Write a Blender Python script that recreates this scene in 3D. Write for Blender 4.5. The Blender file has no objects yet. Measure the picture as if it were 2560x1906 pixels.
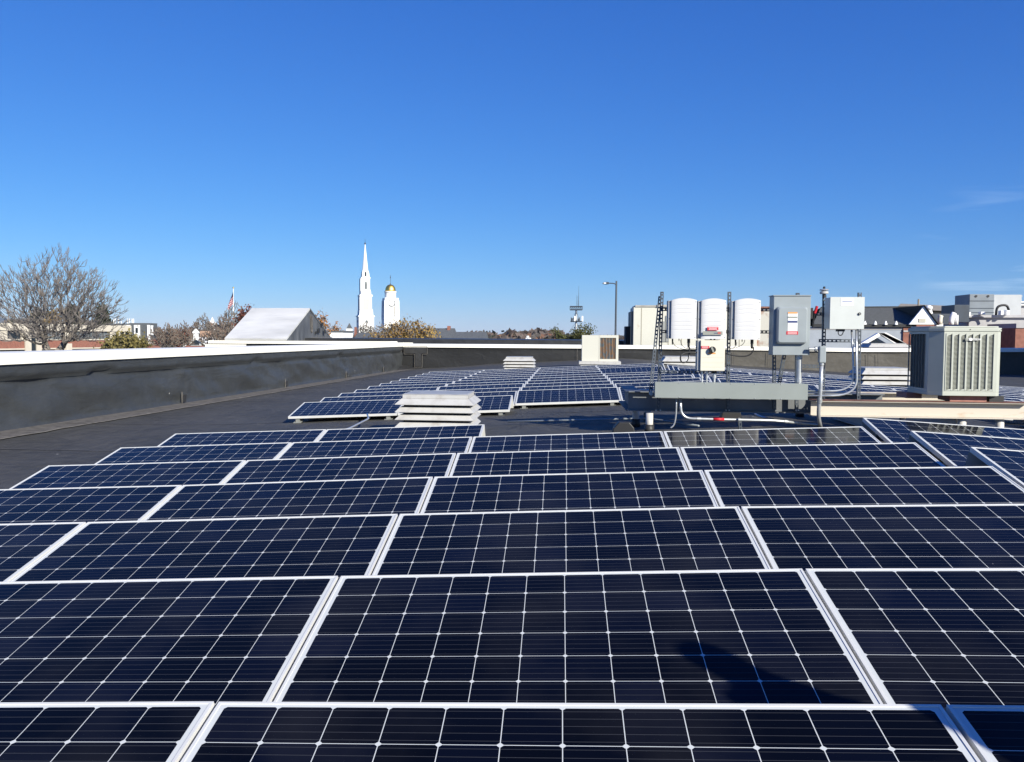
import bpy, math, random
import numpy as np
from mathutils import Vector, Matrix
random.seed(7)
SC = bpy.context.scene
COL = SC.collection
R = math.radians

# ------------------------------------------------------------------ camera
CZ = 11.0                                   # camera height above the street
CAM_R = Vector((0.99333574, 0.11516373, 0.00462866))
CAM_U = Vector((-0.01034272, 0.04906895, 0.99874184))
CAM_F = Vector((-0.11479171, 0.99213384, -0.04993305))
FPX, PX, PY = 2183.2, 1167.03, 953.0        # focal length and optical centre, in pixels of a 2560 px wide picture
cam = bpy.data.cameras.new("camera")
camo = bpy.data.objects.new("camera", cam)
COL.objects.link(camo)
m = Matrix((CAM_R, CAM_U, -CAM_F)).transposed().to_4x4()
m.translation = Vector((0, 0, CZ))
camo.matrix_world = m
cam.sensor_width = 36.0
cam.lens = FPX / 2560 * 36
cam.shift_x = (1280 - PX) / 2560
cam.clip_start = 0.05
cam.clip_end = 12000
SC.camera = camo

# ------------------------------------------------------------------ world and sun
SUN_AZ, SUN_EL = R(42), R(27)               # behind the camera, to its right
w = bpy.data.worlds.new("World")
SC.world = w
w.use_nodes = True
nt = w.node_tree
sky = nt.nodes.new("ShaderNodeTexSky")
sky.sky_type = 'NISHITA'
sky.sun_disc = False
sky.sun_elevation = SUN_EL
sky.sun_rotation = math.pi - SUN_AZ
sky.altitude = 0
sky.air_density = 1.0
sky.dust_density = 0.0
sky.ozone_density = 10.0
bg = nt.nodes["Background"]
bg.inputs[1].default_value = 0.070
SKYHOOK = (nt, sky, bg)
sd = bpy.data.lights.new("sun", 'SUN')
so = bpy.data.objects.new("sun", sd)
COL.objects.link(so)
sd.energy = 4.9
sd.angle = R(0.55)
sd.color = (1.0, 0.95, 0.82)
SUND = Vector((math.sin(SUN_AZ) * math.cos(SUN_EL), -math.cos(SUN_AZ) * math.cos(SUN_EL), math.sin(SUN_EL)))
so.rotation_euler = SUND.to_track_quat('Z', 'Y').to_euler()
SC.view_settings.view_transform = 'Standard'
SC.view_settings.look = 'None'
SC.view_settings.gamma = 1
SC.view_settings.exposure = 0.69
SC.render.engine = 'CYCLES'

# thin cirrus in the sky, low on the right
def sky_clouds():
    nt, sky, bg = SKYHOOK
    N, L = nt.nodes, nt.links
    tc = N.new("ShaderNodeTexCoord")
    sep = N.new("ShaderNodeSeparateColor"); L.new(sky.outputs[0], sep.inputs[0])
    cmb = N.new("ShaderNodeCombineColor"); K = .115
    for i, (g, k) in enumerate(((1.25, .98), (1.0, .86), (.65, 1.0))):     # film response of the phone camera to the blue sky
        a = N.new("ShaderNodeMath"); a.operation = 'MULTIPLY'; a.inputs[1].default_value = K; L.new(sep.outputs[i], a.inputs[0])
        p_ = N.new("ShaderNodeMath"); p_.operation = 'POWER'; p_.inputs[1].default_value = g; L.new(a.outputs[0], p_.inputs[0])
        c = N.new("ShaderNodeMath"); c.operation = 'MULTIPLY'; c.inputs[1].default_value = k/K; L.new(p_.outputs[0], c.inputs[0]); L.new(c.outputs[0], cmb.inputs[i])
    mp = N.new("ShaderNodeMapping")
    mp.inputs['Scale'].default_value = (5, 5, 46)
    mp.inputs['Rotation'].default_value = (0, R(-5), 0)
    L.new(tc.outputs['Generated'], mp.inputs['Vector'])
    n = N.new("ShaderNodeTexNoise")
    n.inputs['Scale'].default_value = 1.6
    n.inputs['Detail'].default_value = 7
    n.inputs['Distortion'].default_value = 0.5
    L.new(mp.outputs[0], n.inputs['Vector'])
    cr = N.new("ShaderNodeMapRange")
    cr.inputs['From Min'].default_value = 0.50
    cr.inputs['From Max'].default_value = 0.78
    L.new(n.outputs['Fac'], cr.inputs['Value'])
    # only where the direction is close to that patch of the sky
    dv = N.new("ShaderNodeVectorMath"); dv.operation = 'DISTANCE'
    d0 = (CAM_F + CAM_R * ((2500 - PX) / FPX) - CAM_U * ((640 - PY) / FPX)).normalized()
    dv.inputs[1].default_value = d0
    L.new(tc.outputs['Generated'], dv.inputs[0])
    mr = N.new("ShaderNodeMapRange"); mr.interpolation_type = 'SMOOTHSTEP'
    mr.inputs['From Min'].default_value = 0.085
    mr.inputs['From Max'].default_value = 0.02
    L.new(dv.outputs['Value'], mr.inputs['Value'])
    mu = N.new("ShaderNodeMath"); mu.operation = 'MULTIPLY'
    L.new(cr.outputs[0], mu.inputs[0]); L.new(mr.outputs[0], mu.inputs[1])
    mu2 = N.new("ShaderNodeMath"); mu2.operation = 'MULTIPLY'
    L.new(mu.outputs[0], mu2.inputs[0]); mu2.inputs[1].default_value = 0.75
    mx = N.new("ShaderNodeMixRGB")
    mx.inputs[2].default_value = (6.5, 8.2, 10.0, 1)
    L.new(mu2.outputs[0], mx.inputs[0]); L.new(cmb.outputs[0], mx.inputs[1])
    L.new(mx.outputs[0], bg.inputs[0])
sky_clouds()

# ------------------------------------------------------------------ helpers
def at(x, y, Y):
    """point of the world seen at pixel (x, y) of the 2560 px photograph, at distance Y down the roof"""
    d = CAM_F + CAM_R * ((x - PX) / FPX) - CAM_U * ((y - PY) / FPX)
    p = d * (Y / d.y)
    return Vector((p.x, p.y, p.z + CZ))

class MB:
    def __init__(s): s.v = []; s.f = []; s.mi = []; s.cur = 0
    def face(s, idx): s.f.append(tuple(idx)); s.mi.append(s.cur)
    def add(s, vs, fs):
        b = len(s.v); s.v += [Vector(v) for v in vs]
        for f in fs: s.face([b + i for i in f])
    def quad(s, a, b, c, d): s.add([a, b, c, d], [(0, 1, 2, 3)])
    def poly(s, pts): s.add(pts, [tuple(range(len(pts)))])
    def box(s, x0, x1, y0, y1, z0, z1):
        s.add([(x0,y0,z0),(x1,y0,z0),(x1,y1,z0),(x0,y1,z0),(x0,y0,z1),(x1,y0,z1),(x1,y1,z1),(x0,y1,z1)],
              [(0,3,2,1),(4,5,6,7),(0,1,5,4),(1,2,6,5),(2,3,7,6),(3,0,4,7)])
    def obox(s, c, ax, ay, az):
        c = Vector(c); ax = Vector(ax); ay = Vector(ay); az = Vector(az)
        P = [c+i*ax+j*ay+k*az for k in (-1,1) for j in (-1,1) for i in (-1,1)]
        s.add(P, [(0,2,3,1),(4,5,7,6),(0,1,5,4),(1,3,7,5),(3,2,6,7),(2,0,4,6)])
    def prism(s, pts, z0, z1):            # footprint (counter-clockwise) extruded up
        n = len(pts)
        s.add([(p[0],p[1],z0) for p in pts]+[(p[0],p[1],z1) for p in pts],
              [tuple(range(n))[::-1], tuple(range(n, 2*n))]+[(i,(i+1)%n,n+(i+1)%n,n+i) for i in range(n)])
    def extr(s, pts, d):                  # polygon extruded along d
        n = len(pts); d = Vector(d); pts = [Vector(p) for p in pts]
        s.add(pts+[p+d for p in pts], [tuple(range(n))[::-1], tuple(range(n,2*n))]+[(i,(i+1)%n,n+(i+1)%n,n+i) for i in range(n)])
    def frustum(s, c, a0, b0, z0, a1, b1, z1):
        x, y = c
        s.add([(x-a0,y-b0,z0),(x+a0,y-b0,z0),(x+a0,y+b0,z0),(x-a0,y+b0,z0),(x-a1,y-b1,z1),(x+a1,y-b1,z1),(x+a1,y+b1,z1),(x-a1,y+b1,z1)],
              [(0,3,2,1),(4,5,6,7),(0,1,5,4),(1,2,6,5),(2,3,7,6),(3,0,4,7)])
    def tube(s, pts, r, n=8, r2=None, cap=True):
        pts = [Vector(p) for p in pts]; m_ = len(pts); b = len(s.v)
        rs = [r]*m_ if r2 is None else [r+(r2-r)*i/(m_-1) for i in range(m_)]
        up = None
        for i, p in enumerate(pts):
            t = (pts[min(i+1,m_-1)]-pts[max(i-1,0)]).normalized()
            if up is None:
                up = Vector((0,0,1)) if abs(t.z) < .9 else Vector((1,0,0))
            a = t.cross(up).normalized(); bb = a.cross(t).normalized(); up = bb
            for k in range(n):
                q = 2*math.pi*k/n
                s.v.append(p+(a*math.cos(q)+bb*math.sin(q))*rs[i])
        for i in range(m_-1):
            for k in range(n):
                s.face((b+i*n+k, b+i*n+(k+1)%n, b+(i+1)*n+(k+1)%n, b+(i+1)*n+k))
        if cap:
            s.face([b+k for k in range(n)][::-1]); s.face([b+(m_-1)*n+k for k in range(n)])
    def lathe(s, c, prof, n=20):
        c = Vector(c); b = len(s.v)
        for r, z in prof:
            for k in range(n):
                q = 2*math.pi*k/n; s.v.append(c+Vector((r*math.cos(q), r*math.sin(q), z)))
        for i in range(len(prof)-1):
            for k in range(n):
                s.face((b+i*n+k, b+i*n+(k+1)%n, b+(i+1)*n+(k+1)%n, b+(i+1)*n+k))
        s.face([b+k for k in range(n)][::-1]); s.face([b+(len(prof)-1)*n+k for k in range(n)])
    def build(s, name, mats, parent=None, smooth=False, bevel=0, local=False):
        me = bpy.data.meshes.new(name)
        off = Vector((0,0,0)) if (parent is None or local) else root_loc(parent)
        me.from_pydata([tuple(v-off) for v in s.v], [], s.f)
        if not isinstance(mats, (list, tuple)): mats = [mats]
        for mm in mats: me.materials.append(mm)
        if len(mats) > 1:
            for p, k in zip(me.polygons, s.mi): p.material_index = k
        me.update()
        if smooth:
            for p in me.polygons: p.use_smooth = True
        o = bpy.data.objects.new(name, me); COL.objects.link(o)
        if parent: o.parent = parent
        if bevel:
            b = o.modifiers.new("bevel", 'BEVEL'); b.width = bevel; b.segments = 2; b.limit_method = 'ANGLE'
        return o
def root_loc(o):
    l = Vector((0,0,0))
    while o: l += o.location; o = o.parent
    return l
def tag(o, label=None, cat=None, group=None, kind=None):
    if label: o['label'] = label
    if cat: o['category'] = cat
    if group: o['group'] = group
    if kind: o['kind'] = kind
    return o
def thing(name, label, cat, loc=(0,0,0), group=None):
    o = bpy.data.objects.new(name, None); COL.objects.link(o)
    o.location = loc; o.empty_display_size = 0.2
    return tag(o, label, cat, group)
def bez(p0, p1, p2, p3, n=14):
    p0, p1, p2, p3 = map(Vector, (p0, p1, p2, p3))
    return [p0*(1-t)**3+p1*3*t*(1-t)**2+p2*3*t*t*(1-t)+p3*t**3 for t in [i/n for i in range(n+1)]]
def bend(pts, rad, n=6):
    pts = [Vector(p) for p in pts]; out = [pts[0]]
    for i in range(1, len(pts)-1):
        a, b, c = pts[i-1], pts[i], pts[i+1]
        d1 = min(rad, (b-a).length*.49); d2 = min(rad, (c-b).length*.49)
        s0 = b+(a-b).normalized()*d1; s1 = b+(c-b).normalized()*d2
        out += [s0*(1-t)**2+b*2*t*(1-t)+s1*t*t for t in [k/n for k in range(n+1)]]
    out.append(pts[-1]); return out

# ------------------------------------------------------------------ materials
ALB = .80
def mat(name, col, rough=.6, metal=0.0, var=0.0, vscale=3.0, bump=0.0, bscale=20.0, col2=None, lo=.35, hi=.65, spec=.5, stretch=(1,1,1), detail=5, dirt=None):
    if max(col) < .795 and metal < .9:        # measured from the photograph relative to its white paint
        col = tuple(c*ALB for c in col); col2 = tuple(c*ALB for c in col2) if col2 else None
    mm = bpy.data.materials.new(name); mm.use_nodes = True
    N, L = mm.node_tree.nodes, mm.node_tree.links
    b = N["Principled BSDF"]
    b.inputs['Roughness'].default_value = rough
    b.inputs['Metallic'].default_value = metal
    b.inputs['Specular IOR Level'].default_value = spec
    b.inputs['Base Color'].default_value = (*col, 1)
    if var or col2 or bump:
        tc = N.new("ShaderNodeTexCoord"); mp = N.new("ShaderNodeMapping")
        mp.inputs['Scale'].default_value = stretch
        L.new(tc.outputs['Object'], mp.inputs[0])
    if var or col2:
        n = N.new("ShaderNodeTexNoise"); n.inputs['Scale'].default_value = vscale; n.inputs['Detail'].default_value = detail
        L.new(mp.outputs[0], n.inputs['Vector'])
        mr = N.new("ShaderNodeMapRange"); mr.inputs['From Min'].default_value = lo; mr.inputs['From Max'].default_value = hi
        L.new(n.outputs['Fac'], mr.inputs['Value'])
        mx = N.new("ShaderNodeMixRGB"); L.new(mr.outputs[0], mx.inputs[0])
        c2 = col2 if col2 else tuple(c*(1-var) for c in col)
        c1 = col if col2 else tuple(min(1, c*(1+var)) for c in col)
        mx.inputs[1].default_value = (*c1, 1); mx.inputs[2].default_value = (*c2, 1)
        L.new(mx.outputs[0], b.inputs['Base Color'])
    if bump:
        n2 = N.new("ShaderNodeTexNoise"); n2.inputs['Scale'].default_value = bscale; n2.inputs['Detail'].default_value = 4
        L.new(mp.outputs[0], n2.inputs['Vector'])
        bp = N.new("ShaderNodeBump"); bp.inputs['Strength'].default_value = 1; bp.inputs['Distance'].default_value = bump
        L.new(n2.outputs['Fac'], bp.inputs['Height']); L.new(bp.outputs[0], b.inputs['Normal'])
    return mm
M = {}
M['frame'] = mat('anodised_frame', (.76,.76,.735), .45, 0, spec=.4, var=.05, vscale=3)
M['alu'] = mat('galvanised', (.55,.57,.58), .4, .55, var=.12, vscale=18)
M['strut'] = mat('galvanised_strut', (.085,.10,.12), .5, .4, var=.25, vscale=30)
M['conduit'] = mat('conduit_steel', (.62,.64,.65), .33, .6, var=.08, vscale=14)
M['brkt'] = mat('bracket_plastic', (.33,.34,.32), .6, .2, var=.1, vscale=9)
M['black'] = mat('black_plastic', (.012,.012,.014), .5)
M['rubber'] = mat('cable_black', (.016,.016,.018), .55)
M['white'] = mat('inverter_white', (.70,.70,.71), .38, var=.015, vscale=4)
M['inv_side'] = mat('inverter_side', (.42,.43,.45), .45, .3)
M['cream_box'] = mat('switch_cream', (.76,.72,.60), .45, var=.02, vscale=5)
M['disc'] = mat('disconnect_grey', (.315,.355,.375), .42, var=.05, vscale=5)
M['wireway'] = mat('wireway_grey', (.285,.315,.30), .45, var=.04, vscale=3)
M['meterbox'] = mat('small_box_grey', (.62,.65,.63), .42, var=.03, vscale=5)
M['red'] = mat('label_red', (.62,.02,.035), .5)
M['orange'] = mat('label_orange', (.85,.28,.05), .5)
M['paper'] = mat('label_white', (.82,.82,.82), .5)
M['ink'] = mat('label_ink', (.05,.07,.2), .5)
M['bar'] = mat('display_bar', (.33,.34,.30), .4)
M['darkgap'] = mat('dark_inside', (.012,.013,.016), .8)
M['vent'] = mat('vent_painted', (.54,.535,.52), .5, var=.07, vscale=7, col2=(.42,.40,.375), lo=.5, hi=.75)
M['vent_top'] = mat('vent_lid', (.44,.44,.43), .45, col2=(.33,.34,.36), vscale=5, lo=.45, hi=.7)
M['greybeam'] = mat('beam_grey', (.17,.18,.19), .6, var=.12, vscale=4)
M['beam'] = mat('beam_cream', (.62,.56,.47), .6, col2=(.50,.33,.20), vscale=4, lo=.62, hi=.8, stretch=(1,1,4))
M['rustedge'] = mat('beam_rust', (.22,.10,.07), .8, var=.3, vscale=8)
M['pvc'] = mat('post_cream', (.66,.63,.58), .5, var=.06, vscale=6)
M['brickblock'] = mat('wood_block', (.42,.20,.16), .8, var=.12, vscale=12)
M['cond'] = mat('condenser_beige', (.51,.53,.46), .45, var=.04, vscale=4)
M['cond_fin'] = mat('condenser_fins', (.09,.10,.10), .6)
M['cap'] = mat('coping_cream', (.84,.81,.72), .4, var=.02, vscale=2)
M['unit'] = mat('hvac_cream', (.66,.65,.57), .55, col2=(.46,.30,.17), vscale=1.6, lo=.68, hi=.82)
M['unit_rust'] = mat('hvac_rusty', (.55,.53,.47), .6, col2=(.30,.12,.06), vscale=1.3, lo=.5, hi=.62)
M['rustcoil'] = mat('coil_rust', (.40,.24,.13), .7, col2=(.20,.24,.26), vscale=9, stretch=(1,1,.6), lo=.42, hi=.58)

def membrane(name, col, col2, bumpd, rough=.52):
    """black rubber roofing: dusty blotches, wrinkles"""
    mm = bpy.data.materials.new(name); mm.use_nodes = True
    N, L = mm.node_tree.nodes, mm.node_tree.links
    b = N["Principled BSDF"]; b.inputs['Roughness'].default_value = rough
    b.inputs['Specular IOR Level'].default_value = .45
    g = N.new("ShaderNodeNewGeometry")
    n1 = N.new("ShaderNodeTexNoise"); n1.inputs['Scale'].default_value = .55; n1.inputs['Detail'].default_value = 8; n1.inputs['Distortion'].default_value = .6
    n2 = N.new("ShaderNodeTexNoise"); n2.inputs['Scale'].default_value = 5; n2.inputs['Detail'].default_value = 6
    L.new(g.outputs['Position'], n1.inputs['Vector']); L.new(g.outputs['Position'], n2.inputs['Vector'])
    ad = N.new("ShaderNodeMath"); ad.operation = 'ADD'; L.new(n1.outputs['Fac'], ad.inputs[0]); L.new(n2.outputs['Fac'], ad.inputs[1])
    mr = N.new("ShaderNodeMapRange"); mr.inputs['From Min'].default_value = .7; mr.inputs['From Max'].default_value = 1.35
    L.new(ad.outputs[0], mr.inputs['Value'])
    mx = N.new("ShaderNodeMixRGB"); mx.inputs[1].default_value = (*col, 1); mx.inputs[2].default_value = (*col2, 1)
    L.new(mr.outputs[0], mx.inputs[0])
    n4 = N.new("ShaderNodeTexNoise"); n4.inputs['Scale'].default_value = 90; n4.inputs['Detail'].default_value = 2
    L.new(g.outputs['Position'], n4.inputs['Vector'])
    mr4 = N.new("ShaderNodeMapRange"); mr4.inputs['From Min'].default_value = .3; mr4.inputs['From Max'].default_value = .7; mr4.inputs['To Min'].default_value = .85; mr4.inputs['To Max'].default_value = 1.15
    L.new(n4.outputs['Fac'], mr4.inputs['Value'])
    vm = N.new("ShaderNodeVectorMath"); vm.operation = 'SCALE'
    L.new(mx.outputs[0], vm.inputs[0]); L.new(mr4.outputs[0], vm.inputs['Scale'])
    L.new(vm.outputs[0], b.inputs['Base Color'])
    n3 = N.new("ShaderNodeTexNoise"); n3.inputs['Scale'].default_value = 2.2; n3.inputs['Detail'].default_value = 7; n3.inputs['Distortion'].default_value = .7
    mp = N.new("ShaderNodeMapping"); mp.inputs['Scale'].default_value = (1, .40, 1.5); mp.inputs['Rotation'].default_value = (0,0,R(35))
    L.new(g.outputs['Position'], mp.inputs[0]); L.new(mp.outputs[0], n3.inputs['Vector'])
    bp = N.new("ShaderNodeBump"); bp.inputs['Distance'].default_value = bumpd
    L.new(n3.outputs['Fac'], bp.inputs['Height']); L.new(bp.outputs[0], b.inputs['Normal'])
    # pale grit
    vs = N.new("ShaderNodeTexVoronoi"); vs.inputs['Scale'].default_value = 1.1; L.new(g.outputs['Position'], vs.inputs['Vector'])
    lt = N.new("ShaderNodeMath"); lt.operation = 'LESS_THAN'; lt.inputs[1].default_value = .022; L.new(vs.outputs['Distance'], lt.inputs[0])
    mg = N.new("ShaderNodeMixRGB"); mg.inputs[2].default_value = (.45,.44,.42,1); L.new(lt.outputs[0], mg.inputs[0]); L.new(vm.outputs[0], mg.inputs[1])
    L.new(mg.outputs[0], b.inputs['Base Color'])
    return mm
M['roof'] = membrane('roof_membrane', (.030,.030,.027), (.068,.066,.059), .085, rough=.72)
M['wallmem'] = membrane('wall_membrane', (.031,.034,.037), (.043,.046,.048), .03)
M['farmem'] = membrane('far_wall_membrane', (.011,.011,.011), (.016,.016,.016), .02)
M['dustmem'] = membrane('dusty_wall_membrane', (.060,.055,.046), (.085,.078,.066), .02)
M['patch'] = membrane('membrane_patch', (.018,.018,.019), (.03,.03,.03), .02)
M['seam'] = mat('roof_seam', (.115,.108,.10), .8, var=.4, vscale=4)
M['dust'] = mat('dusty_seam', (.13,.12,.11), .8, var=.35, vscale=7)

def panel_glass():
    mm = bpy.data.materials.new('solar_cells'); mm.use_nodes = True
    N, L = mm.node_tree.nodes, mm.node_tree.links
    b = N["Principled BSDF"]
    tc = N.new("ShaderNodeTexCoord"); sp = N.new("ShaderNodeSeparateXYZ"); L.new(tc.outputs['Object'], sp.inputs[0])
    def mth(op, a, b_=None, c_=None):
        n = N.new("ShaderNodeMath"); n.operation = op
        for i, x in enumerate((a, b_, c_)):
            if x is None: continue
            if isinstance(x, (int, float)): n.inputs[i].default_value = x
            else: L.new(x, n.inputs[i])
        return n.outputs[0]
    C_ = .1585
    u = mth('DIVIDE', mth('SUBTRACT', sp.outputs[0], .025), C_)
    v = mth('DIVIDE', mth('SUBTRACT', sp.outputs[1], .0205), C_)
    du = mth('ABSOLUTE', mth('SUBTRACT', u, mth('ROUND', u)))     # 0 at a line between cells
    dv = mth('ABSOLUTE', mth('SUBTRACT', v, mth('ROUND', v)))
    g_ = .00125/C_
    line = mth('MAXIMUM', mth('LESS_THAN', du, g_), mth('LESS_THAN', dv, g_))
    dia = mth('LESS_THAN', mth('ADD', du, dv), .0105/C_)
    out = mth('MAXIMUM', mth('MAXIMUM', mth('LESS_THAN', u, 0), mth('GREATER_THAN', u, 12)), mth('MAXIMUM', mth('LESS_THAN', v, 0), mth('GREATER_THAN', v, 6)))
    white = mth('MAXIMUM', mth('MAXIMUM', line, dia), out)
    fv = mth('FRACT', mth('ADD', mth('MULTIPLY', v, 5), 0.0))
    bus = mth('LESS_THAN', mth('ABSOLUTE', mth('SUBTRACT', fv, .5)), .0011*5/C_)
    # each cell a slightly different blue-black
    cu = N.new("ShaderNodeCombineXYZ"); L.new(mth('FLOOR', u), cu.inputs[0]); L.new(mth('FLOOR', v), cu.inputs[1])
    oi = N.new("ShaderNodeObjectInfo"); L.new(mth('MULTIPLY', oi.outputs['Random'], 97), cu.inputs[2])
    wn = N.new("ShaderNodeTexWhiteNoise"); L.new(cu.outputs[0], wn.inputs['Vector'])
    mx = N.new("ShaderNodeMixRGB"); mx.inputs[1].default_value = (.0018,.0023,.0042,1); mx.inputs[2].default_value = (.003,.0045,.013,1)
    L.new(mth('POWER', wn.outputs['Value'], 2.2), mx.inputs[0])
    m2 = N.new("ShaderNodeMixRGB"); m2.inputs[2].default_value = (.035,.037,.042,1); L.new(bus, m2.inputs[0]); L.new(mx.outputs[0], m2.inputs[1])
    m3 = N.new("ShaderNodeMixRGB"); m3.inputs[2].default_value = (.56,.58,.57,1); L.new(white, m3.inputs[0]); L.new(m2.outputs[0], m3.inputs[1])
    # faint dust
    nz = N.new("ShaderNodeTexNoise"); nz.inputs['Scale'].default_value = 2.2; nz.inputs['Detail'].default_value = 6
    g = N.new("ShaderNodeNewGeometry"); L.new(g.outputs['Position'], nz.inputs['Vector'])
    nm = N.new("ShaderNodeMapRange"); nm.inputs['From Min'].default_value = .45; nm.inputs['From Max'].default_value = .8; nm.inputs['To Max'].default_value = .030
    L.new(nz.outputs['Fac'], nm.inputs['Value'])
    vs = N.new("ShaderNodeTexVoronoi"); vs.inputs['Scale'].default_value = 1.7; L.new(g.outputs['Position'], vs.inputs['Vector'])
    speck = mth('LESS_THAN', vs.outputs['Distance'], .012)
    m4 = N.new("ShaderNodeMixRGB"); m4.inputs[2].default_value = (.35,.34,.33,1)
    L.new(mth('MAXIMUM', nm.outputs[0], mth('MULTIPLY', speck, .5)), m4.inputs[0]); L.new(m3.outputs[0], m4.inputs[1])
    L.new(m4.outputs[0], b.inputs['Base Color'])
    b.inputs['Roughness'].default_value = .06
    b.inputs['IOR'].default_value = 1.17
    L.new(mth('ADD', .05, mth('MULTIPLY', nm.outputs[0], 3)), b.inputs['Roughness'])
    return mm
M['glass'] = panel_glass()

# ------------------------------------------------------------------ the roof and the ground
XS = [(-30,-1.62),(-9.5,-1.62),(-6.2,-1.60),(-4.9,-1.53),(-2.95,-1.43),(-.98,-1.33),(.98,-1.235),(2.98,-1.13),(3.05,-1.125),(5.05,-1.24),(9,-1.47),(15,-1.8),(40,-1.9)]
def roofz(x, y):
    for (a, za), (b, zb) in zip(XS, XS[1:]):
        if x <= b:
            z = za+(zb-za)*(x-a)/(b-a); break
    k = max(0, min(1, (-x-4.5)/5))
    z -= k*max(0, y-13)*.0065
    return CZ+z
def build_roof():
    mb = MB(); xs = [-9.5+.5*i for i in range(81)]; ys = [-12+1.0*i for i in range(63)]
    n = len(xs)
    for y in ys:
        for x in xs: mb.v.append(Vector((x, y, roofz(x, y)+random.uniform(-.006,.006))))
    for j in range(len(ys)-1):
        for i in range(n-1): mb.face((j*n+i, j*n+i+1, (j+1)*n+i+1, (j+1)*n+i))
    DECK = tag(mb.build('roof_deck', M['roof'], smooth=True), kind='structure')
    sm = MB()
    for y0 in (5.2, 11.4, 15.1, 21.3, 27.4, 33.6, 39.8):
        for i in range(60):
            xa, xb = -9.3+i*.25, -9.3+(i+1)*.25
            ya, yb = y0+.03*math.sin(xa*2.1), y0+.03*math.sin(xb*2.1)
            sm.quad((xa,ya,roofz(xa,ya)+.014),(xb,yb,roofz(xb,yb)+.014),(xb,yb+.035,roofz(xb,yb)+.012),(xa,ya+.035,roofz(xa,ya)+.012))
    for k in range(5): pass
    sm.build('roof_seam', M['seam'], DECK)
    b = MB(); b.box(-9.5, 30.5, -12, 49.9, 0, CZ-2.3)
    o = b.build('building_below', mat('own_brick', (.30,.12,.08), .85, var=.2, vscale=3)); tag(o, kind='structure')
build_roof()
def build_ground():
    mb = MB(); N_ = 90
    rad = [0,30,60,100,150,220,300,400,550,750,1000,1400,2000,3000,4500,7000]
    for r in rad:
        for k in range(N_):
            a = 2*math.pi*k/N_
            h = 0 if r < 1400 else (12*math.sin(a*7+r*.001)+9*math.sin(a*13+1)+14)*min(1,(r-1400)/1600)
            mb.v.append(Vector((r*math.sin(a), r*math.cos(a), h-.3)))
    for i in range(len(rad)-1):
        for k in range(N_): mb.face((i*N_+k, i*N_+(k+1)%N_, (i+1)*N_+(k+1)%N_, (i+1)*N_+k))
    tag(mb.build('ground', mat('winter_ground', (.075,.065,.045), .95, var=.4, vscale=.02, col2=(.05,.06,.03), lo=.4, hi=.6), smooth=True), kind='structure')
build_ground()

# ------------------------------------------------------------------ solar panels
PW, PD, PT, GAP = 1.952, .992, .040, .012
STEP = PW+GAP
X0 = -.98                                     # left edge of the centre column
def near_z(row, k):
    Z = [[-.22,-.107,.007,.104,.184,.26],[-.21,-.105,0,.102,.177,.253],[-.201,-.104,.002,.1,.172,.249],[-.193,-.101,.009,.102,.173,.249],
         [-.189,-.097,.009,.1,.177,.253],[-.187,-.093,.004,.095,.177,.258],[-.18,-.092,0,.09,.177,.264]]
    return Z[max(0, min(6, row-1))][k+2]
THR = [11.0,10.9,11.14,11.43,11.18,10.5,11.0]
PROTO = {}
def make_panel(full):
    root = bpy.data.objects.new('solar_panel', None); COL.objects.link(root); root.empty_display_size = .2
    f = MB(); L_ = .009
    f.box(0, PW, 0, L_, -PT, 0); f.box(0, PW, PD-L_, PD, -PT, 0)
    f.box(0, L_, L_, PD-L_, -PT, 0); f.box(PW-L_, PW, L_, PD-L_, -PT, 0)
    f.box(L_, PW-L_, L_, .03, -PT, -PT+.002); f.box(L_, PW-L_, PD-.03, PD-L_, -PT, -PT+.002)
    fr = f.build('frame', M['frame'], root, local=True)
    g = MB(); g.box(L_, PW-L_, L_, PD-L_, -.008, -.0025)
    gl = g.build('glass', M['glass'], root, local=True)
    if full:
        for sx in (.16, PW-.16):
            b = MB(); b.box(sx-.035, sx+.035, .02, .14, -.105, -PT-.001); b.box(sx-.07, sx+.07, -.03, .20, -.115, -.106)
            b.build('front_bracket', M['brkt'], root, local=True)
            b = MB(); b.box(sx-.025, sx+.025, PD-.07, PD-.03, -.285, -PT-.001); b.box(sx-.05, sx+.05, PD-.14, PD+.03, -.298, -.286)
            b.build('rear_bracket', M['brkt'], root, local=True)
        d = MB(); d.quad((0,PD+.003,-.01),(PW,PD+.003,-.01),(PW,PD+.06,-.26),(0,PD+.06,-.26)); d.quad((0,PD+.06,-.26),(PW,PD+.06,-.26),(PW,PD+.005,-.01),(0,PD+.005,-.01))
        d.build('wind_deflector', M['frame'], root, local=True)
    return root
def children_of(o): return [c for c in COL.objects if c.parent == o]
def place_panel(full, tl, tr, theta, label, group):
    """tl, tr: the two ends of the panel's upper (far) edge"""
    key = bool(full)
    if key not in PROTO:
        r_ = make_panel(full); PROTO[key] = (r_, children_of(r_)); o = r_
    else:
        src, kids = PROTO[key]; o = src.copy(); COL.objects.link(o)
        for c in kids:
            d = c.copy(); COL.objects.link(d); d.parent = o
    ex = (tr-tl).normalized()
    ey = Vector((0, math.cos(theta), math.sin(theta))); ey = (ey-ex*ey.dot(ex)).normalized(); ez = ex.cross(ey)
    org = tl-ey*PD
    mm = Matrix((ex, ey, ez)).transposed().to_4x4(); mm.translation = org
    o.matrix_world = mm
    tag(o, label, 'solar panel', group)
    return o
ORD = ['zeroth','first','second','third','fourth','fifth','sixth','seventh','eighth','ninth','tenth','eleventh','twelfth','thirteenth','fourteenth']
GN, GF, GR = 'solar panels in the near rows', 'solar panels in the far rows', 'solar panels on the right hand roof slope'
def near_tilt(r): return R(THR[r-1])
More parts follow.
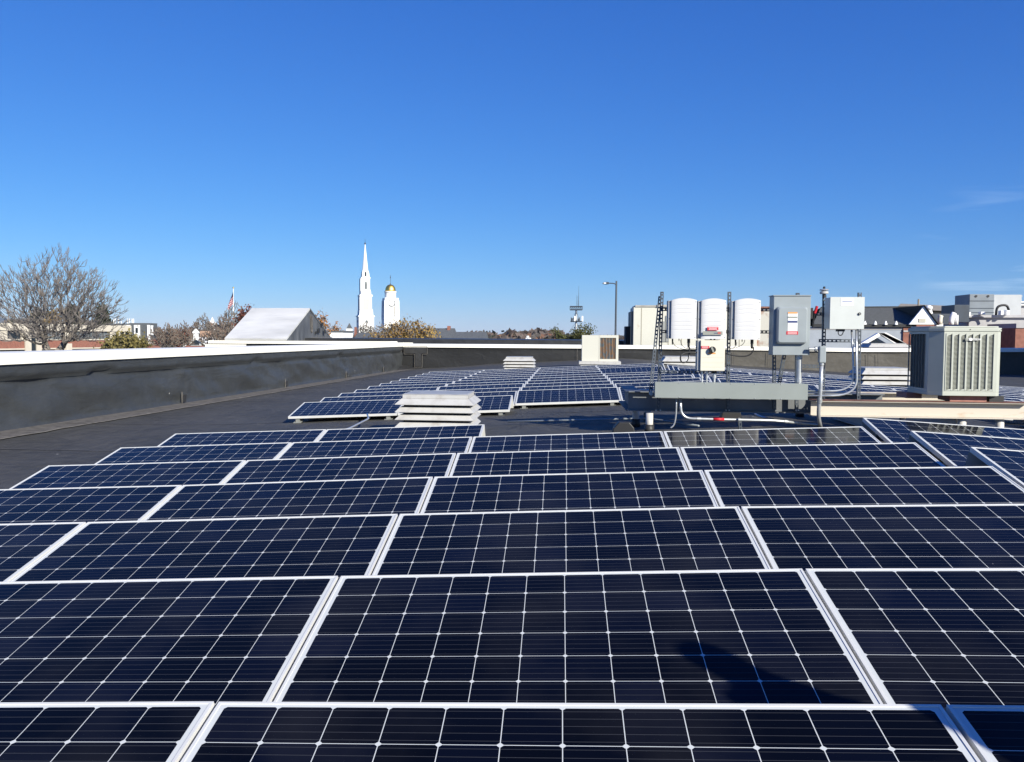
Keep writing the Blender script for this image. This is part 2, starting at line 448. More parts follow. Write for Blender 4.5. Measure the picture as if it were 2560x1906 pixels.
near = {1:(-1,1),2:(-1,1),3:(-2,1),4:(-2,1),5:(-2,1),6:(-2,1),7:(-2,-1)}
POSN = {3:['leftmost','middle','rightmost'],4:['leftmost','second from the left','third from the left','rightmost'],2:['left','right']}
SPECIAL = {(1,-1):'solar panel in the bottom left corner, nearest row',(1,0):'middle panel of the nearest row, cut by the bottom of the photo',(1,1):'shadowed sliver of panel in the bottom right corner',
 (2,0):'black solar panel with a long human shadow across its right half',(2,-1):'left panel of the second row, behind the bottom left corner panel',(2,1):'right panel of the second row, beside the one with the shadow',
 (6,1):'rightmost panel of the sixth row, mirroring the inverter boxes in its glass',(7,-2):'left of the two panels in the short seventh row, beside the aisle',(7,-1):'right of the two panels in the short seventh row, before the louvred vent'}
for r_, (a, b) in near.items():
    ks = list(range(a, b+1)); nm = POSN[len(ks)]
    for i, k in enumerate(ks):
        y = 3.701+(r_-2)*1.3531
        tl = Vector((X0+k*STEP, y, CZ-1.049+near_z(r_, k))); tr = Vector((X0+k*STEP+PW, y, CZ-1.049+near_z(r_, k+1)))
        lab = SPECIAL.get((r_, k), 'solar panel, %s in the %s row counted from the camera' % (nm[i], ORD[r_]))
        place_panel(True, tl, tr, near_tilt(r_), lab, GN)
for r_ in range(11, 23):
    y = 3.701+(r_-2)*1.3531+.0
    for k in (-2,-1,0,1):
        if k >= 0 and r_ == 11: continue
        if k == 1 and r_ in (18, 19): continue
        if k == 1 and r_ == 20: pass
        dz = random.uniform(-.006,.006)
        j = r_-10
        tl = Vector((X0+k*STEP, y, CZ-1.049+near_z(7, k)+dz)); tr = Vector((X0+k*STEP+PW, y, CZ-1.049+near_z(7, k+1)+dz))
        cname = {-2:'leftmost column',-1:'second column from the left',0:'third column from the left',1:'fourth column, left of the inverter rack'}[k]
        place_panel(r_ in (11,12,20), tl, tr, R(10.8+random.uniform(-.3,.3)), 'far solar panel beyond the aisle, %s row, %s' % (ORD[j], cname), GF)
def right_z(x): return CZ-.822-.060*(x-3.08)
SX = 3.08
for i, y in enumerate((7.08, 8.26, 9.55)):
    tl = Vector((SX, y, right_z(SX))); tr = Vector((SX+PW*.9982, y, right_z(SX+PW)))
    place_panel(True, tl, tr, R(11), ['nearest','middle','farthest'][i]+' of three panels at the right edge, turned down a slope'+['','',' beside the cream posts'][i], 'solar panels at the right edge, near')
for j in range(-3, 9):
    y = 18.55+1.33*j
    for c_ in range(0, 7):
        if j < 0 and c_ < 2: continue
        if c_ in (0, 1) and j == 4: continue
        x = SX+c_*STEP
        if x > .475*(y)+.9: continue
        tl = Vector((x, y, right_z(x))); tr = Vector((x+PW*.9982, y, right_z(x+PW)))
        place_panel(j in (-3, 0), tl, tr, R(11), 'far solar panel right of the roof ridge, %s row, %s from the ridge' % (ORD[j+4], ORD[c_+1]), GR)

# ------------------------------------------------------------------ parapets of this roof
def parapets():
    # left wall, along x = -9.5, built as a wrinkled membrane sheet on a wall
    t = thing('parapet_wall', 'long low black rubber parapet with cream coping along the left roof edge', 'parapet', (-9.5, 15, CZ-1.6))
    W = MB(); x0 = -9.5; nz = 16; ny = 330
    ys = [-12+i*(61.6/ny) for i in range(ny+1)]
    joints = [-3.5, 4.8, 12.7, 20.6, 28.5, 36.6, 44.2]
    import mathutils.noise as mn
    for y in ys:
        zb = roofz(x0+.02, y)-.02; zt = CZ-.49-.0012*max(0, y-13)
        for j in range(nz+1):
            f_ = j/nz; z = zb+(zt-zb)*f_
            d = .10*mn.noise(Vector((y*.45, f_*1.4, 3.1)))+.07*mn.noise(Vector((y*1.3+f_*2.2, f_*2.6, 9)))
            flap = .80+.012*mn.noise(Vector((y*.8, 0, 5)))*3
            if f_ > flap: d = .085+.015*mn.noise(Vector((y*2, f_*9, 1)))
            elif f_ > flap-.08: d = d*.3-.035
            for jy in joints:
                q = abs(y-jy)
                if q < 1.3 and f_ < flap-.07: d += .03*math.sin(q*11-f_*7)*math.exp(-q*1.8)*(.4+f_) + .045*math.exp(-(q/.12)**2)*(1-f_) - .02*math.sin(q*9+f_*5)*math.exp(-q*3)
            if j == 0: d = .06
            W.v.append(Vector((x0+.0+d, y, z)))
    n = nz+1
    for i in range(ny):
        for j in range(nz): W.face((i*n+j, i*n+j+1, (i+1)*n+j+1, (i+1)*n+j))
    W.build('membrane', M['wallmem'], t, smooth=True)
    b = MB(); b.box(x0-.42, x0-.16, -12, 49.6, CZ-3, CZ-.5); b.build('core', mat('wall_core', (.35,.2,.15), .9), t)
    # coping in lengths
    c = MB()
    def zc(y): return -.0014*max(0, y-13)
    for y0_, y1_ in [(-12, 20), (20.003, 49.65)]:
        pts = []
        for yy in (y0_, y1_):
            z1, z0 = CZ-.297+zc(yy), CZ-.488+zc(yy)
            pts.append([(x0+.14, yy, z0),(x0+.11, yy, z1),(x0-.50, yy, z1+.015),(x0-.52, yy, z0)])
        c.add(pts[0]+pts[1], [(0,3,2,1),(4,5,6,7),(0,1,5,4),(1,2,6,5),(2,3,7,6),(3,0,4,7)])
    c.build('coping', M['cap'], t, bevel=.006)
    # dusty strip of flashing at its foot
    s = MB()
    N_ = 120; prev = None
    for i in range(N_+1):
        y = -12+i*61.4/N_; w_ = .80+.08*mn.noise(Vector((y*1.3, 2, 2)))
        a = Vector((x0+.03, y, roofz(x0, y)+.012)); b_ = Vector((x0+w_, y, roofz(x0+w_, y)+.009))
        if prev: s.quad(prev[0], prev[1], b_, a)
        prev = (a, b_)
    s.build('foot_flashing', M['dust'], t)
    s = MB(); prev = None
    for i in range(N_+1):
        y = -12+i*61.4/N_; w_ = .80+.08*mn.noise(Vector((y*1.3, 2, 2)))
        a = Vector((x0+w_-.02, y, roofz(x0+w_, y)+.016)); b_ = Vector((x0+w_+.03, y, roofz(x0+w_+.03, y)+.014))
        if prev: s.quad(prev[0], prev[1], b_, a)
        prev = (a, b_)
    s.build('flashing_edge', mat('dust_edge', (.24,.22,.19), .8, var=.3, vscale=5), t)
    for jy in joints:
        p = MB(); zb = roofz(x0, jy)
        p.extr([(x0+.08, jy-.10, zb+.03),(x0+.08, jy+.08, zb+.03),(x0+.10, jy+.09, zb+.22),(x0+.10, jy-.09, zb+.24)], (.012,0,0))
        p.build('patch', M['patch'], t, bevel=.004)
        p = MB(); p.box(x0+.075, x0+.096, jy-.13, jy-.115, zb+.02, zb+.30); p.box(x0+.10, x0+.36, jy-.28, jy+.2, roofz(x0+.3, jy)+.008, roofz(x0+.3, jy)+.014)
        p.build('seam_tape', M['dust'], t)
    # far wall
    t = thing('parapet_wall', 'black rubber parapet with cream coping crossing the far end of the roof', 'parapet', (0, 49.6, CZ-1.6))
    W = MB(); nx = 260; nz = 8
    xs = [-9.5+i*(40./nx) for i in range(nx+1)]
    for x in xs:
        zb = roofz(x, 49.6)-.3; zt = CZ-.56
        for j in range(nz+1):
            f_ = j/nz
            W.v.append(Vector((x, 49.6-.04-.05*mn.noise(Vector((x*.5, f_*1.2, 7)))-(.03 if j == nz else 0), zb+(zt-zb)*f_)))
    n = nz+1
    for i in range(nx):
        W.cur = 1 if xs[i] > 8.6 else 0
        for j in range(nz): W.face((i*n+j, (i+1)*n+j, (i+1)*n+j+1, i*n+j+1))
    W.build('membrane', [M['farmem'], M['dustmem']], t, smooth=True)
    b = MB(); b.box(-9.9, 30.5, 49.66, 49.95, CZ-3, CZ-.6); b.build('core', mat('wall_core2', (.35,.2,.15), .9), t)
    c = MB()
    segs = [(-9.55, -.395, -.0), (-1.5, -.40, 0), (4.9, -.41, 0), (10.5, -.45, 0), (15.4, -.50, 0), (21.5, -.47, 0), (30.5, -.40, 0)]
    for (xa, za, _), (xb, zb_, _) in zip(segs, segs[1:]):
        xb -= .006; pts = []
        for xx, z1 in ((xa, CZ+za), (xb, CZ+zb_)):
            pts.append([(xx, 49.44, z1-.19),(xx, 49.47, z1),(xx, 50.1, z1+.02),(xx, 50.12, z1-.19)])
        c.add(pts[0]+pts[1], [(0,1,2,3),(7,6,5,4),(0,4,5,1),(1,5,6,2),(2,6,7,3),(3,7,4,0)])
    c.build('coping', M['cap'], t, bevel=.006)
    # T-shaped patch near the corner and welded strips
    p = MB()
    def P(x, y): q = at(x, y, 49.42); return (q.x, q.y, q.z)
    p.extr([P(1012,869),P(1066,869),P(1066,884),P(1054,884),P(1053,917),P(1038,917),P(1038,884),P(1012,884)], (0,-.02,0))
    p.build('patch', M['patch'], t)
    p = MB()
    for a, b_ in [((1010,867),(1068,867)),((1068,867),(1068,886)),((1068,886),(1056,886)),((1056,886),(1055,919)),((1055,919),(1036,919)),((1036,919),(1036,886)),((1036,886),(1010,886)),((1010,886),(1010,867)),((1004,866),(1000,925)),((1443,872),(1443,915)),((1720+200,880),(1920,935)),((2170,884),(2170,935)),((2195,884),(2195,935)),((1835,880),(1835,920))]:
        p.tube([at(*a, 49.43), at(*b_, 49.43)], .014, 4)
    p.build('seam_tape', M['dust'], t)
    # box-shaped fold at the corner
    p = MB()
    zc_ = roofz(-9.4, 49)
    p.poly([(-9.42, 47.6, zc_+.02), (-8.3, 49.45, zc_+.03), (-9.42, 49.45, zc_+.25)])
    p.build('corner_fold', M['patch'], t)
parapets()

# ------------------------------------------------------------------ louvred roof vents
def make_vent(name, w, d, tiers, label, loc, group=None, tall=.107):
    t = thing(name, label, 'roof vent', loc, group)
    x, y, z = loc; h = tiers*tall
    b = MB(); b.box(x-w*.40, x+w*.40, y-d*.40, y+d*.40, z-.25, z+h); b.build('core', M['darkgap'], t)
    b = MB(); b.box(x-w*.42, x+w*.42, y-d*.42, y+d*.42, z-.28, z-.02); b.build('curb', M['vent'], t)
    for i in range(tiers):
        b = MB(); z0 = z+i*tall
        top = .425*w if i == tiers-1 else .44*w
        hh = tall*.80 if i == tiers-1 else tall*.68
        dd = d/w
        n0 = len(b.v)
        b.frustum((x, y), .5*w, .5*d, z0+.008, top, top*dd, z0+hh)
        b.box(x-.5*w, x+.5*w, y-.5*d, y+.5*d, z0, z0+.0078)
        b.build('louvre', M['vent'], t, bevel=.003)
    b = MB(); z0 = z+(tiers-1)*tall+tall*.80
    b.box(x-.415*w, x+.415*w, y-.415*d, y+.415*d, z0+.001, z0+.055)
    b.build('lid_rim', M['vent'], t, bevel=.004)
    b = MB(); b.frustum((x, y), .42*w, .42*d, z0+.056, .40*w, .40*d, z0+.066); b.build('lid', M['vent_top'], t, bevel=.003)
    return t
make_vent('roof_vent', 1.12, 1.05, 4, 'near white louvred vent on the aisle, with a flat grey-stained lid', (-1.86, 12.6, CZ-1.275), 'white louvred roof vents')
make_vent('roof_vent', 1.20, 1.1, 4, 'small far white vent left of the cream equipment box, before the far wall', (-1.84, 33.5, CZ-1.23), 'white louvred roof vents', tall=.115)
v2 = at(1700, 925, 29.6)
make_vent('roof_vent', 1.24, 1.1, 3, 'white louvred vent seen behind the inverter rack, under the hanging cable loop', (v2.x, 29.8, v2.z+.02), 'white louvred roof vents', tall=.13)
v3 = at(2214, 962, 22.5)
make_vent('roof_vent', 1.22, 1.1, 3, 'white louvred vent just left of the big beige condenser', (v3.x, 22.9, v3.z), 'white louvred roof vents', tall=.125)
v4 = at(2212, 876, 54)
make_vent('roof_vent', 2.35, 2.0, 2, 'white louvred vent behind the far coping, left of the condenser', (v4.x, 54.2, v4.z-.05), 'white louvred roof vents', tall=.22)

# ------------------------------------------------------------------ far equipment
def far_box():
    Y = 38.0; a = at(1455, 838, Y); b = at(1545, 904, Y)
    t = thing('ventilation_box', 'cream metal equipment box with a rusty finned opening, standing before the far wall', 'equipment box', (a.x+.7, Y+.6, b.z-.3))
    x0, x1 = a.x, b.x; z1, z0 = a.z, b.z; xm = at(1500, 860, Y).x; xr = at(1540, 860, Y).x
    zo1 = at(1500, 845, Y).z; zo0 = at(1500, 898, Y).z
    c = MB(); c.box(x0, xm-.04, Y, Y+1.1, z0, z1-.005); c.box(xm-.038, x1, Y+.12, Y+1.1, z0, z1-.006); c.build('cabinet', M['unit'], t, bevel=.01)
    f = MB(); f.box(xm-.037, xm, Y-.01, Y+.119, z0, z1); f.box(xr, x1+.01, Y-.01, Y+.119, z0, z1); f.box(xm+.001, xr-.001, Y-.01, Y+.119, zo1, z1); f.box(xm+.001, xr-.001, Y-.01, Y+.119, z0, zo0); f.build('frame', M['unit'], t)
    g = MB()
    n = 11
    for i in range(n):
        x = xm+.02+(xr-xm-.04)*i/(n-1); g.box(x-.012, x+.012, Y+.02, Y+.10, zo0+.002, zo1-.002)
    g.build('fins', M['rustcoil'], t)
    g = MB(); g.box(xm+.001, xr-.001, Y+.105, Y+.118, zo0+.001, zo1-.001); g.build('coil', M['rustcoil'], t)
    k = MB(); k.box(x0-.12, x1+.12, Y-.12, Y+1.2, z0-.14, z0-.003); k.build('base_slab', M['vent'], t, bevel=.01)
    k = MB(); k.box(x0-.05, x1+.04, Y-.05, Y+1.1, z0-.8, z0-.145); k.build('curb', M['vent'], t)
far_box()
def big_unit():
    Y = 51.6; a = at(1584, 768, Y); b = at(1892, 866, Y)
    t = thing('air_handling_unit', 'large beige air handling unit beyond the far wall, behind the inverter rack', 'air handling unit', (a.x+3, Y+1.2, b.z-.4))
    z0 = b.z-.6
    c = MB(); c.box(a.x, b.x, Y, Y+2.6, z0, a.z); c.build('housing', M['unit'], t, bevel=.02)
    xs_ = [1604, 1672, 1705, 1745, 1800, 1850]
    s = MB()
    for x in xs_:
        p = at(x, 770, Y); s.box(p.x-.02, p.x+.02, Y-.012, Y-.001, z0+.5, a.z-.05)
    s.build('seams', mat('seam_tan', (.36,.33,.26), .7), t)
    for x0_, x1_, y0_, y1_ in [(1655,1664,804,855),(1664,1672,790,855)]:
        l = MB(); p = at(x0_, y0_, Y); q = at(x1_, y1_, Y); l.box(p.x, q.x, Y-.05, Y-.013, q.z, p.z); l.build('grille', mat('grille_grey', (.30,.31,.30), .6), t)
    r = MB(); p = at(1892.3, 775, Y); q = at(1945, 866, Y); r.box(p.x, q.x, Y+.05, Y+2.5, z0, p.z); r.build('rusty_section', M['unit_rust'], t)
    r = MB(); p = at(1886, 771, Y); q = at(1948, 778, Y); r.box(p.x+.1, q.x, Y-.02, Y+2.55, p.z+.001, p.z+.1); r.build('rusty_trim', M['rustedge'], t)
    d = MB(); p = at(1566, 816, Y); d.box(p.x, a.x-.14, Y+.5, Y+2.0, z0, p.z); d.build('side_box', M['darkgap'], t)
    d = MB(); d.box(a.x-.135, a.x-.003, Y+.15, Y+2.4, z0, a.z-.25); d.build('side_coil', mat('side_coil', (.10,.12,.13), .6), t)
    k = MB(); k.box(a.x+.1, at(1640,770,Y).x, Y-.05, Y+2.6, a.z+.003, a.z+.10); k.box(at(1642,770,Y).x, b.x, Y-.1, Y+2.7, a.z+.003, a.z+.13); k.build('roof_flashing', mat('flash_grey', (.42,.40,.36), .6, var=.2), t)
big_unit()

# ------------------------------------------------------------------ steel platform
def ibeam(mb, x0, x1, y, z0, z1, w=.10, t=.012):
    mb.box(x0, x1, y-w, y+w, z1-t, z1); mb.box(x0, x1, y-w, y+w, z0, z0+t); mb.box(x0, x1, y-.006, y+.006, z0+t+.0005, z1-t-.0005)
def ibeam_y(mb, y0, y1, x, z0, z1, w=.10, t=.012):
    mb.box(x-w, x+w, y0, y1, z1-t, z1); mb.box(x-w, x+w, y0, y1, z0, z0+t); mb.box(x-.006, x+.006, y0, y1, z0+t+.0005, z1-t-.0005)
ZT = CZ-.735
def platform():
    t = thing('steel_platform', 'cream steel I-beam platform carrying the inverter rack and the condenser', 'platform', (3.2, 12.2, CZ-1.2))
    b = MB(); ibeam(b, .80, 4.02, 11.75, ZT-.225, ZT+.035); b.build('front_beam', M['greybeam'], t)
    b = MB(); ibeam(b, 3.05, 5.60, 11.42, ZT-.235, ZT-.035); b.build('right_beam', M['beam'], t)
    b = MB(); b.box(3.05, 5.61, 11.31, 11.53, ZT-.034, ZT-.028); b.build('rusty_top_edge', M['rustedge'], t)
    b = MB(); ibeam(b, 1.0, 5.60, 13.3, ZT-.235, ZT-.035); b.build('rear_beam', M['beam'], t)
    for x in (.84,):
        b = MB(); ibeam_y(b, 11.86, 13.6, x+.04, ZT-.24, ZT+.02); b.build('cross_beam', M['greybeam'], t)
    for x in (3.9, 4.85):
        b = MB(); ibeam_y(b, 11.54, 13.18, x, ZT-.42, ZT-.24, .07); b.build('cross_beam', M['beam'], t)
    for x, y in ((1.06, 11.52), (.95, 12.35), (4.86, 11.42), (5.30, 11.42), (4.86, 13.3), (1.2, 13.3), (3.4, 13.3)):
        b = MB(); b.tube([(x, y, roofz(x, y)-.02), (x, y, ZT-.236)], .048, 14, cap=True); b.build('post', M['pvc'], t, smooth=True)
        b = MB(); b.tube([(x, y, roofz(x, y)-.02), (x, y, roofz(x, y)+.11)], .062, 14); b.build('post_boot', M['patch'], t, smooth=True)
platform()

def strut(mb, p0, p1, w=.041, d=.041, slots=True, pitch=.0508):
    """perforated steel channel from p0 to p1, slotted face towards -y"""
    p0, p1 = Vector(p0), Vector(p1); ax = p1-p0; L_ = ax.length; ax.normalize()
    if abs(ax.z) > .5: side = Vector((1,0,0)); side = (side-ax*side.dot(ax)).normalized()
    else: side = Vector((0,0,1)); side = (side-ax*side.dot(ax)).normalized()
    dep = Vector((0,1,0)); dep = (dep-ax*dep.dot(ax)-side*dep.dot(side)).normalized()
    tk = .0025; mid = (p0+p1)/2
    for s_ in (-1, 1): mb.obox(mid+side*s_*(w/2-tk/2), side*tk/2, dep*d/2, ax*L_/2)
    fr = -dep*(d/2-tk/2)
    sw = .0145 if slots else 0
    if not slots:
        mb.obox(mid+fr, side*(w/2-tk), dep*tk/2, ax*L_/2); return
    e = (w/2-tk-sw/2)/2
    for s_ in (-1, 1): mb.obox(mid+fr+side*s_*(sw/2+e), side*e, dep*tk/2, ax*L_/2)
    n = int(L_/pitch)
    for i in range(n+1):
        c = p0+ax*min(L_-.01, (i*pitch+.010)); mb.obox(c+fr, side*(sw/2), dep*tk/2, ax*.0105)

RK = 11.62
def rack():
    a = at(1645, 1020, RK)
    t = thing('inverter_rack', 'slotted galvanised strut rack holding the inverters and switch boxes above the beam', 'equipment rack', (2.4, RK, ZT))
    def pole(top, bot, Y=RK, w=.041):
        b = MB(); strut(b, at(*bot, Y), at(*top, Y), w); return b.build('upright', M['strut'], t)
    for xt, yt, xb, yb in [(1655,730,1646,1022),(1823.5,730,1819,1027),(1934,745,1936,1025),(1994,733,1991,1032),(2149,732,2145,1040)]: pole((xt,yt),(xb,yb))
    pole((2061,738),(2056,1032))
    b = MB(); strut(b, at(1626, 984, 11.45), at(1650, 742, 11.66)); b.build('diagonal_brace', M['strut'], t)
    b = MB(); strut(b, at(1943, 985, 11.9), at(1962, 880, 11.9)); b.build('diagonal_brace', M['strut'], t)
    for xa, xb, y, Y in [(1652,1936,774,RK+.045),(1652,1936,829.5,RK+.045),(1648,1822,930,RK+.045),(2046,2150,852,RK-.02),(2000,2058,915.5,RK-.02),(1936,2150,785,RK+.05)]:
        b = MB(); strut(b, at(xa, y, Y), at(xb, y+1, Y)); b.build('rail', M['strut'], t)
    b = MB(); p = at(1628, 984, 11.42); b.tube([p+Vector((0,-.03,0)), p+Vector((0,.02,0))], .026, 10); b.build('foot_plate', M['alu'], t)
    for x in (1640,1651,1815,1823,1990,1996):
        b = MB(); p = at(x, 1026, RK-.03); b.tube([p+Vector((0,-.012,0)), p+Vector((0,.012,0))], .009, 8); b.build('bolt', M['alu'], t)
rack()

def inverter(x0, x1, y0, y1, label, sign=False):
    Y = 11.36; yb = 11.56
    a = at(x0, y0, Y); c = at(x1, y1, Y); X0_, X1_ = a.x, c.x; z0, z1 = c.z, a.z
    t = thing('inverter', label, 'inverter', ((X0_+X1_)/2, yb, z0), 'white wall-mounted inverters')
    b = MB(); b.box(X0_-.040, X1_-.004, Y+.036, yb, z0+.002, z1-.022); b.build('housing', M['inv_side'], t, bevel=.004)
    # bulged, ribbed front cover with an arched top
    f = MB(); nx, nzz = 16, 60
    for j in range(nzz+1):
        for i in range(nx+1):
            s_ = i/nx; arch = .028*(1-(2*s_-1)**2)
            zt = z1-.02+arch; v = j/nzz; z = z0+(zt-z0)*v
            bulge = .012*(1-(2*s_-1)**6)
            rib = 0
            if .06 < s_ < .90:
                q = (v*9.6) % 1
                if q < .09 and .1 < v < .93: rib = .0022
            f.v.append(Vector((X0_+(X1_-X0_)*s_, Y+.008-bulge+rib, z)))
    n = nx+1
    for j in range(nzz):
        for i in range(nx): f.face((j*n+i, j*n+i+1, (j+1)*n+i+1, (j+1)*n+i))
    rim = [j*n for j in range(nzz+1)]; rim2 = [j*n+nx for j in range(nzz+1)]
    b0 = len(f.v)
    for i in range(nx+1): q = f.v[nzz*n+i]; f.v.append(Vector((q.x, Y+.032, q.z)))
    for i in range(nx): f.face((nzz*n+i, nzz*n+i+1, b0+i+1, b0+i))
    for ring in (rim, rim2):
        b1 = len(f.v)
        for k in ring: q = f.v[k]; f.v.append(Vector((q.x, Y+.032, q.z)))
        for k in range(nzz): f.face((ring[k], ring[k+1], b1+k+1, b1+k))
    f.build('front_cover', M['white'], t)
    s = MB()
    for z in (z0+.02, (z0+z1)/2, z1-.04):
        s.tube([(X0_-.022, Y+.034, z), (X0_-.022, Y+.0355, z)], .007, 8); s.tube([(X1_-.012, Y+.02, z), (X1_-.0125, Y-.008, z)], .004, 8)
    s.build('screws', M['black'], t)
    u = MB()
    for fx, rr, ll in ((.09,.010,.075),(.74,.019,.115),(.35,.006,.03)):
        px = X0_+(X1_-X0_)*fx; u.tube([(px, Y+.09, z0+.003), (px, Y+.09, z0-ll*.5)], rr, 10); u.tube([(px, Y+.09, z0-ll*.5), (px, Y+.09, z0-ll)], rr*.8, 10)
    if not sign: u.build('cable_glands', M['black'], t)
    if sign:
        def pl(xa, ya, xb, yb_, m_, nm, dy=.026):
            k = MB(); p = at(xa, ya, Y); q = at(xb, yb_, Y); k.box(p.x, q.x, Y-dy, Y-dy+.004, q.z, p.z); return k.build(nm, m_, t)
        pl(1767.5, 817.5, 1795, 826.5, M['red'], 'warning_label')
        k = MB()
        for yy, xa, xb in ((819.3,1770,1793),(821.6,1772,1791),(824.2,1771,1792)):
            p = at(xa, yy, Y); q = at(xb, yy+.8, Y); k.box(p.x, q.x, Y-.0285, Y-.0263, q.z, p.z)
        k.build('warning_text', M['paper'], t)
        pl(1756.5, 828.5, 1805.5, 838, M['bar'], 'display_bar')
        k = MB(); p = at(1784, 832.4, Y); q = at(1793, 834.2, Y); k.box(p.x, q.x, Y-.0285, Y-.0263, q.z, p.z); k.build('display_text', M['ink'], t)
        k = MB(); p = at(1793.5, 830.5, Y); q = at(1801, 835.5, Y); k.box(p.x, q.x, Y-.0285, Y-.0263, q.z, p.z); k.build('display_logo', mat('logo_red', (.5,.12,.1), .5), t)
        k = MB()
        for xx in (1778, 1787): p = at(xx, 852, Y); k.tube([(p.x, Y+.03, z0), (p.x, Y+.03, z0-.03)], .012, 10)
        k.build('sockets', M['black'], t)
        k = MB(); p = at(1765, 849, Y); q = at(1798, 856, Y); k.box(p.x, q.x, Y+.05, Y+.12, q.z, p.z-.001); k.build('connector_strip', M['alu'], t)
    return t
inverter(1679.5, 1740.5, 747, 847.5, 'leftmost of three white inverters, with a black cable looping from its underside')
inverter(1754.5, 1814.5, 748, 848, 'middle white inverter, with a red warning label and a grey display strip', True)
inverter(1838.5, 1900.5, 748, 849.5, 'rightmost of three white inverters, next to the grey disconnect box')

def switch_box():
    Y = 11.36; a = at(1752, 851, Y); c = at(1811.5, 928, Y)
    t = thing('switch_box', 'cream switch box with black rotary knob under the middle inverter', 'switch box', ((a.x+c.x)/2, 11.5, c.z))
    b = MB(); b.box(a.x, c.x, Y, Y+.03, c.z, a.z-.0); b.build('cover', M['cream_box'], t, bevel=.006)
    b = MB(); b.box(a.x-.034, c.x-.003, Y+.031, Y+.2, c.z+.003, a.z-.003); b.build('housing', M['inv_side'], t)
    b = MB()
    for yy in (893.5, 907, 917.5): p = at(1755, yy, Y); q = at(1808, yy+.6, Y); b.box(p.x, q.x, Y-.002, Y-.0005, q.z, p.z)
    b.build('ribs', mat('rib_cream', (.60,.57,.46), .5), t)
    p = at(1780.5, 874.5, Y)
    b = MB(); b.tube([(p.x, Y-.001, p.z), (p.x, Y-.05, p.z)], .040, 20); b.build('knob', M['black'], t, smooth=False, bevel=.004)
    b = MB(); b.obox((p.x-.004, Y-.055, p.z), (.010,0,.004), (0,.006,0), (-.012,0,.030)); b.build('knob_grip', M['bar'], t)
    b = MB(); p = at(1753, 865.5, Y); q = at(1773, 872.5, Y); b.box(p.x, q.x, Y-.005, Y-.001, q.z, p.z); b.build('warning_label', M['red'], t)
    b = MB()
    for yy in (867.2, 869.8): p = at(1755, yy, Y); q = at(1770, yy+.8, Y); b.box(p.x, q.x, Y-.0075, Y-.0053, q.z, p.z)
    b.build('warning_text', M['paper'], t)
    b = MB(); p = at(1769, 882.5, Y); q = at(1789, 885.2, Y); b.box(p.x, q.x, Y-.004, Y-.001, q.z, p.z); b.obox(((p.x+q.x)/2-.02, Y-.0025, p.z), (.025,0,.006), (0,.0012,0), (0,0,.005)); b.build('orange_label', M['orange'], t)
    b = MB()
    for xx in (1758, 1770):
        p = at(xx, 929, Y); q = at(xx, 957, Y); b.tube([(p.x, Y+.09, c.z), (p.x, Y+.09, q.z)], .011, 10); b.tube([(p.x, Y+.09, c.z-.03), (p.x, Y+.09, c.z-.055)], .016, 8); b.tube([(p.x, Y+.09, c.z-.075), (p.x, Y+.09, c.z-.10)], .017, 8)
    p = at(1789, 929, Y); q = at(1789, 957, Y)
    b.tube([(p.x, Y+.09, c.z-.03), (p.x, Y+.09, q.z)], .016, 12); b.tube([(p.x, Y+.09, c.z-.055), (p.x, Y+.09, c.z-.10)], .024, 12)
    b.build('conduit_fittings', M['conduit'], t, smooth=False)
    b = MB(); b.tube([(p.x, Y+.09, c.z), (p.x, Y+.09, c.z-.035)], .03, 12); b.build('gland', M['black'], t)
switch_box()

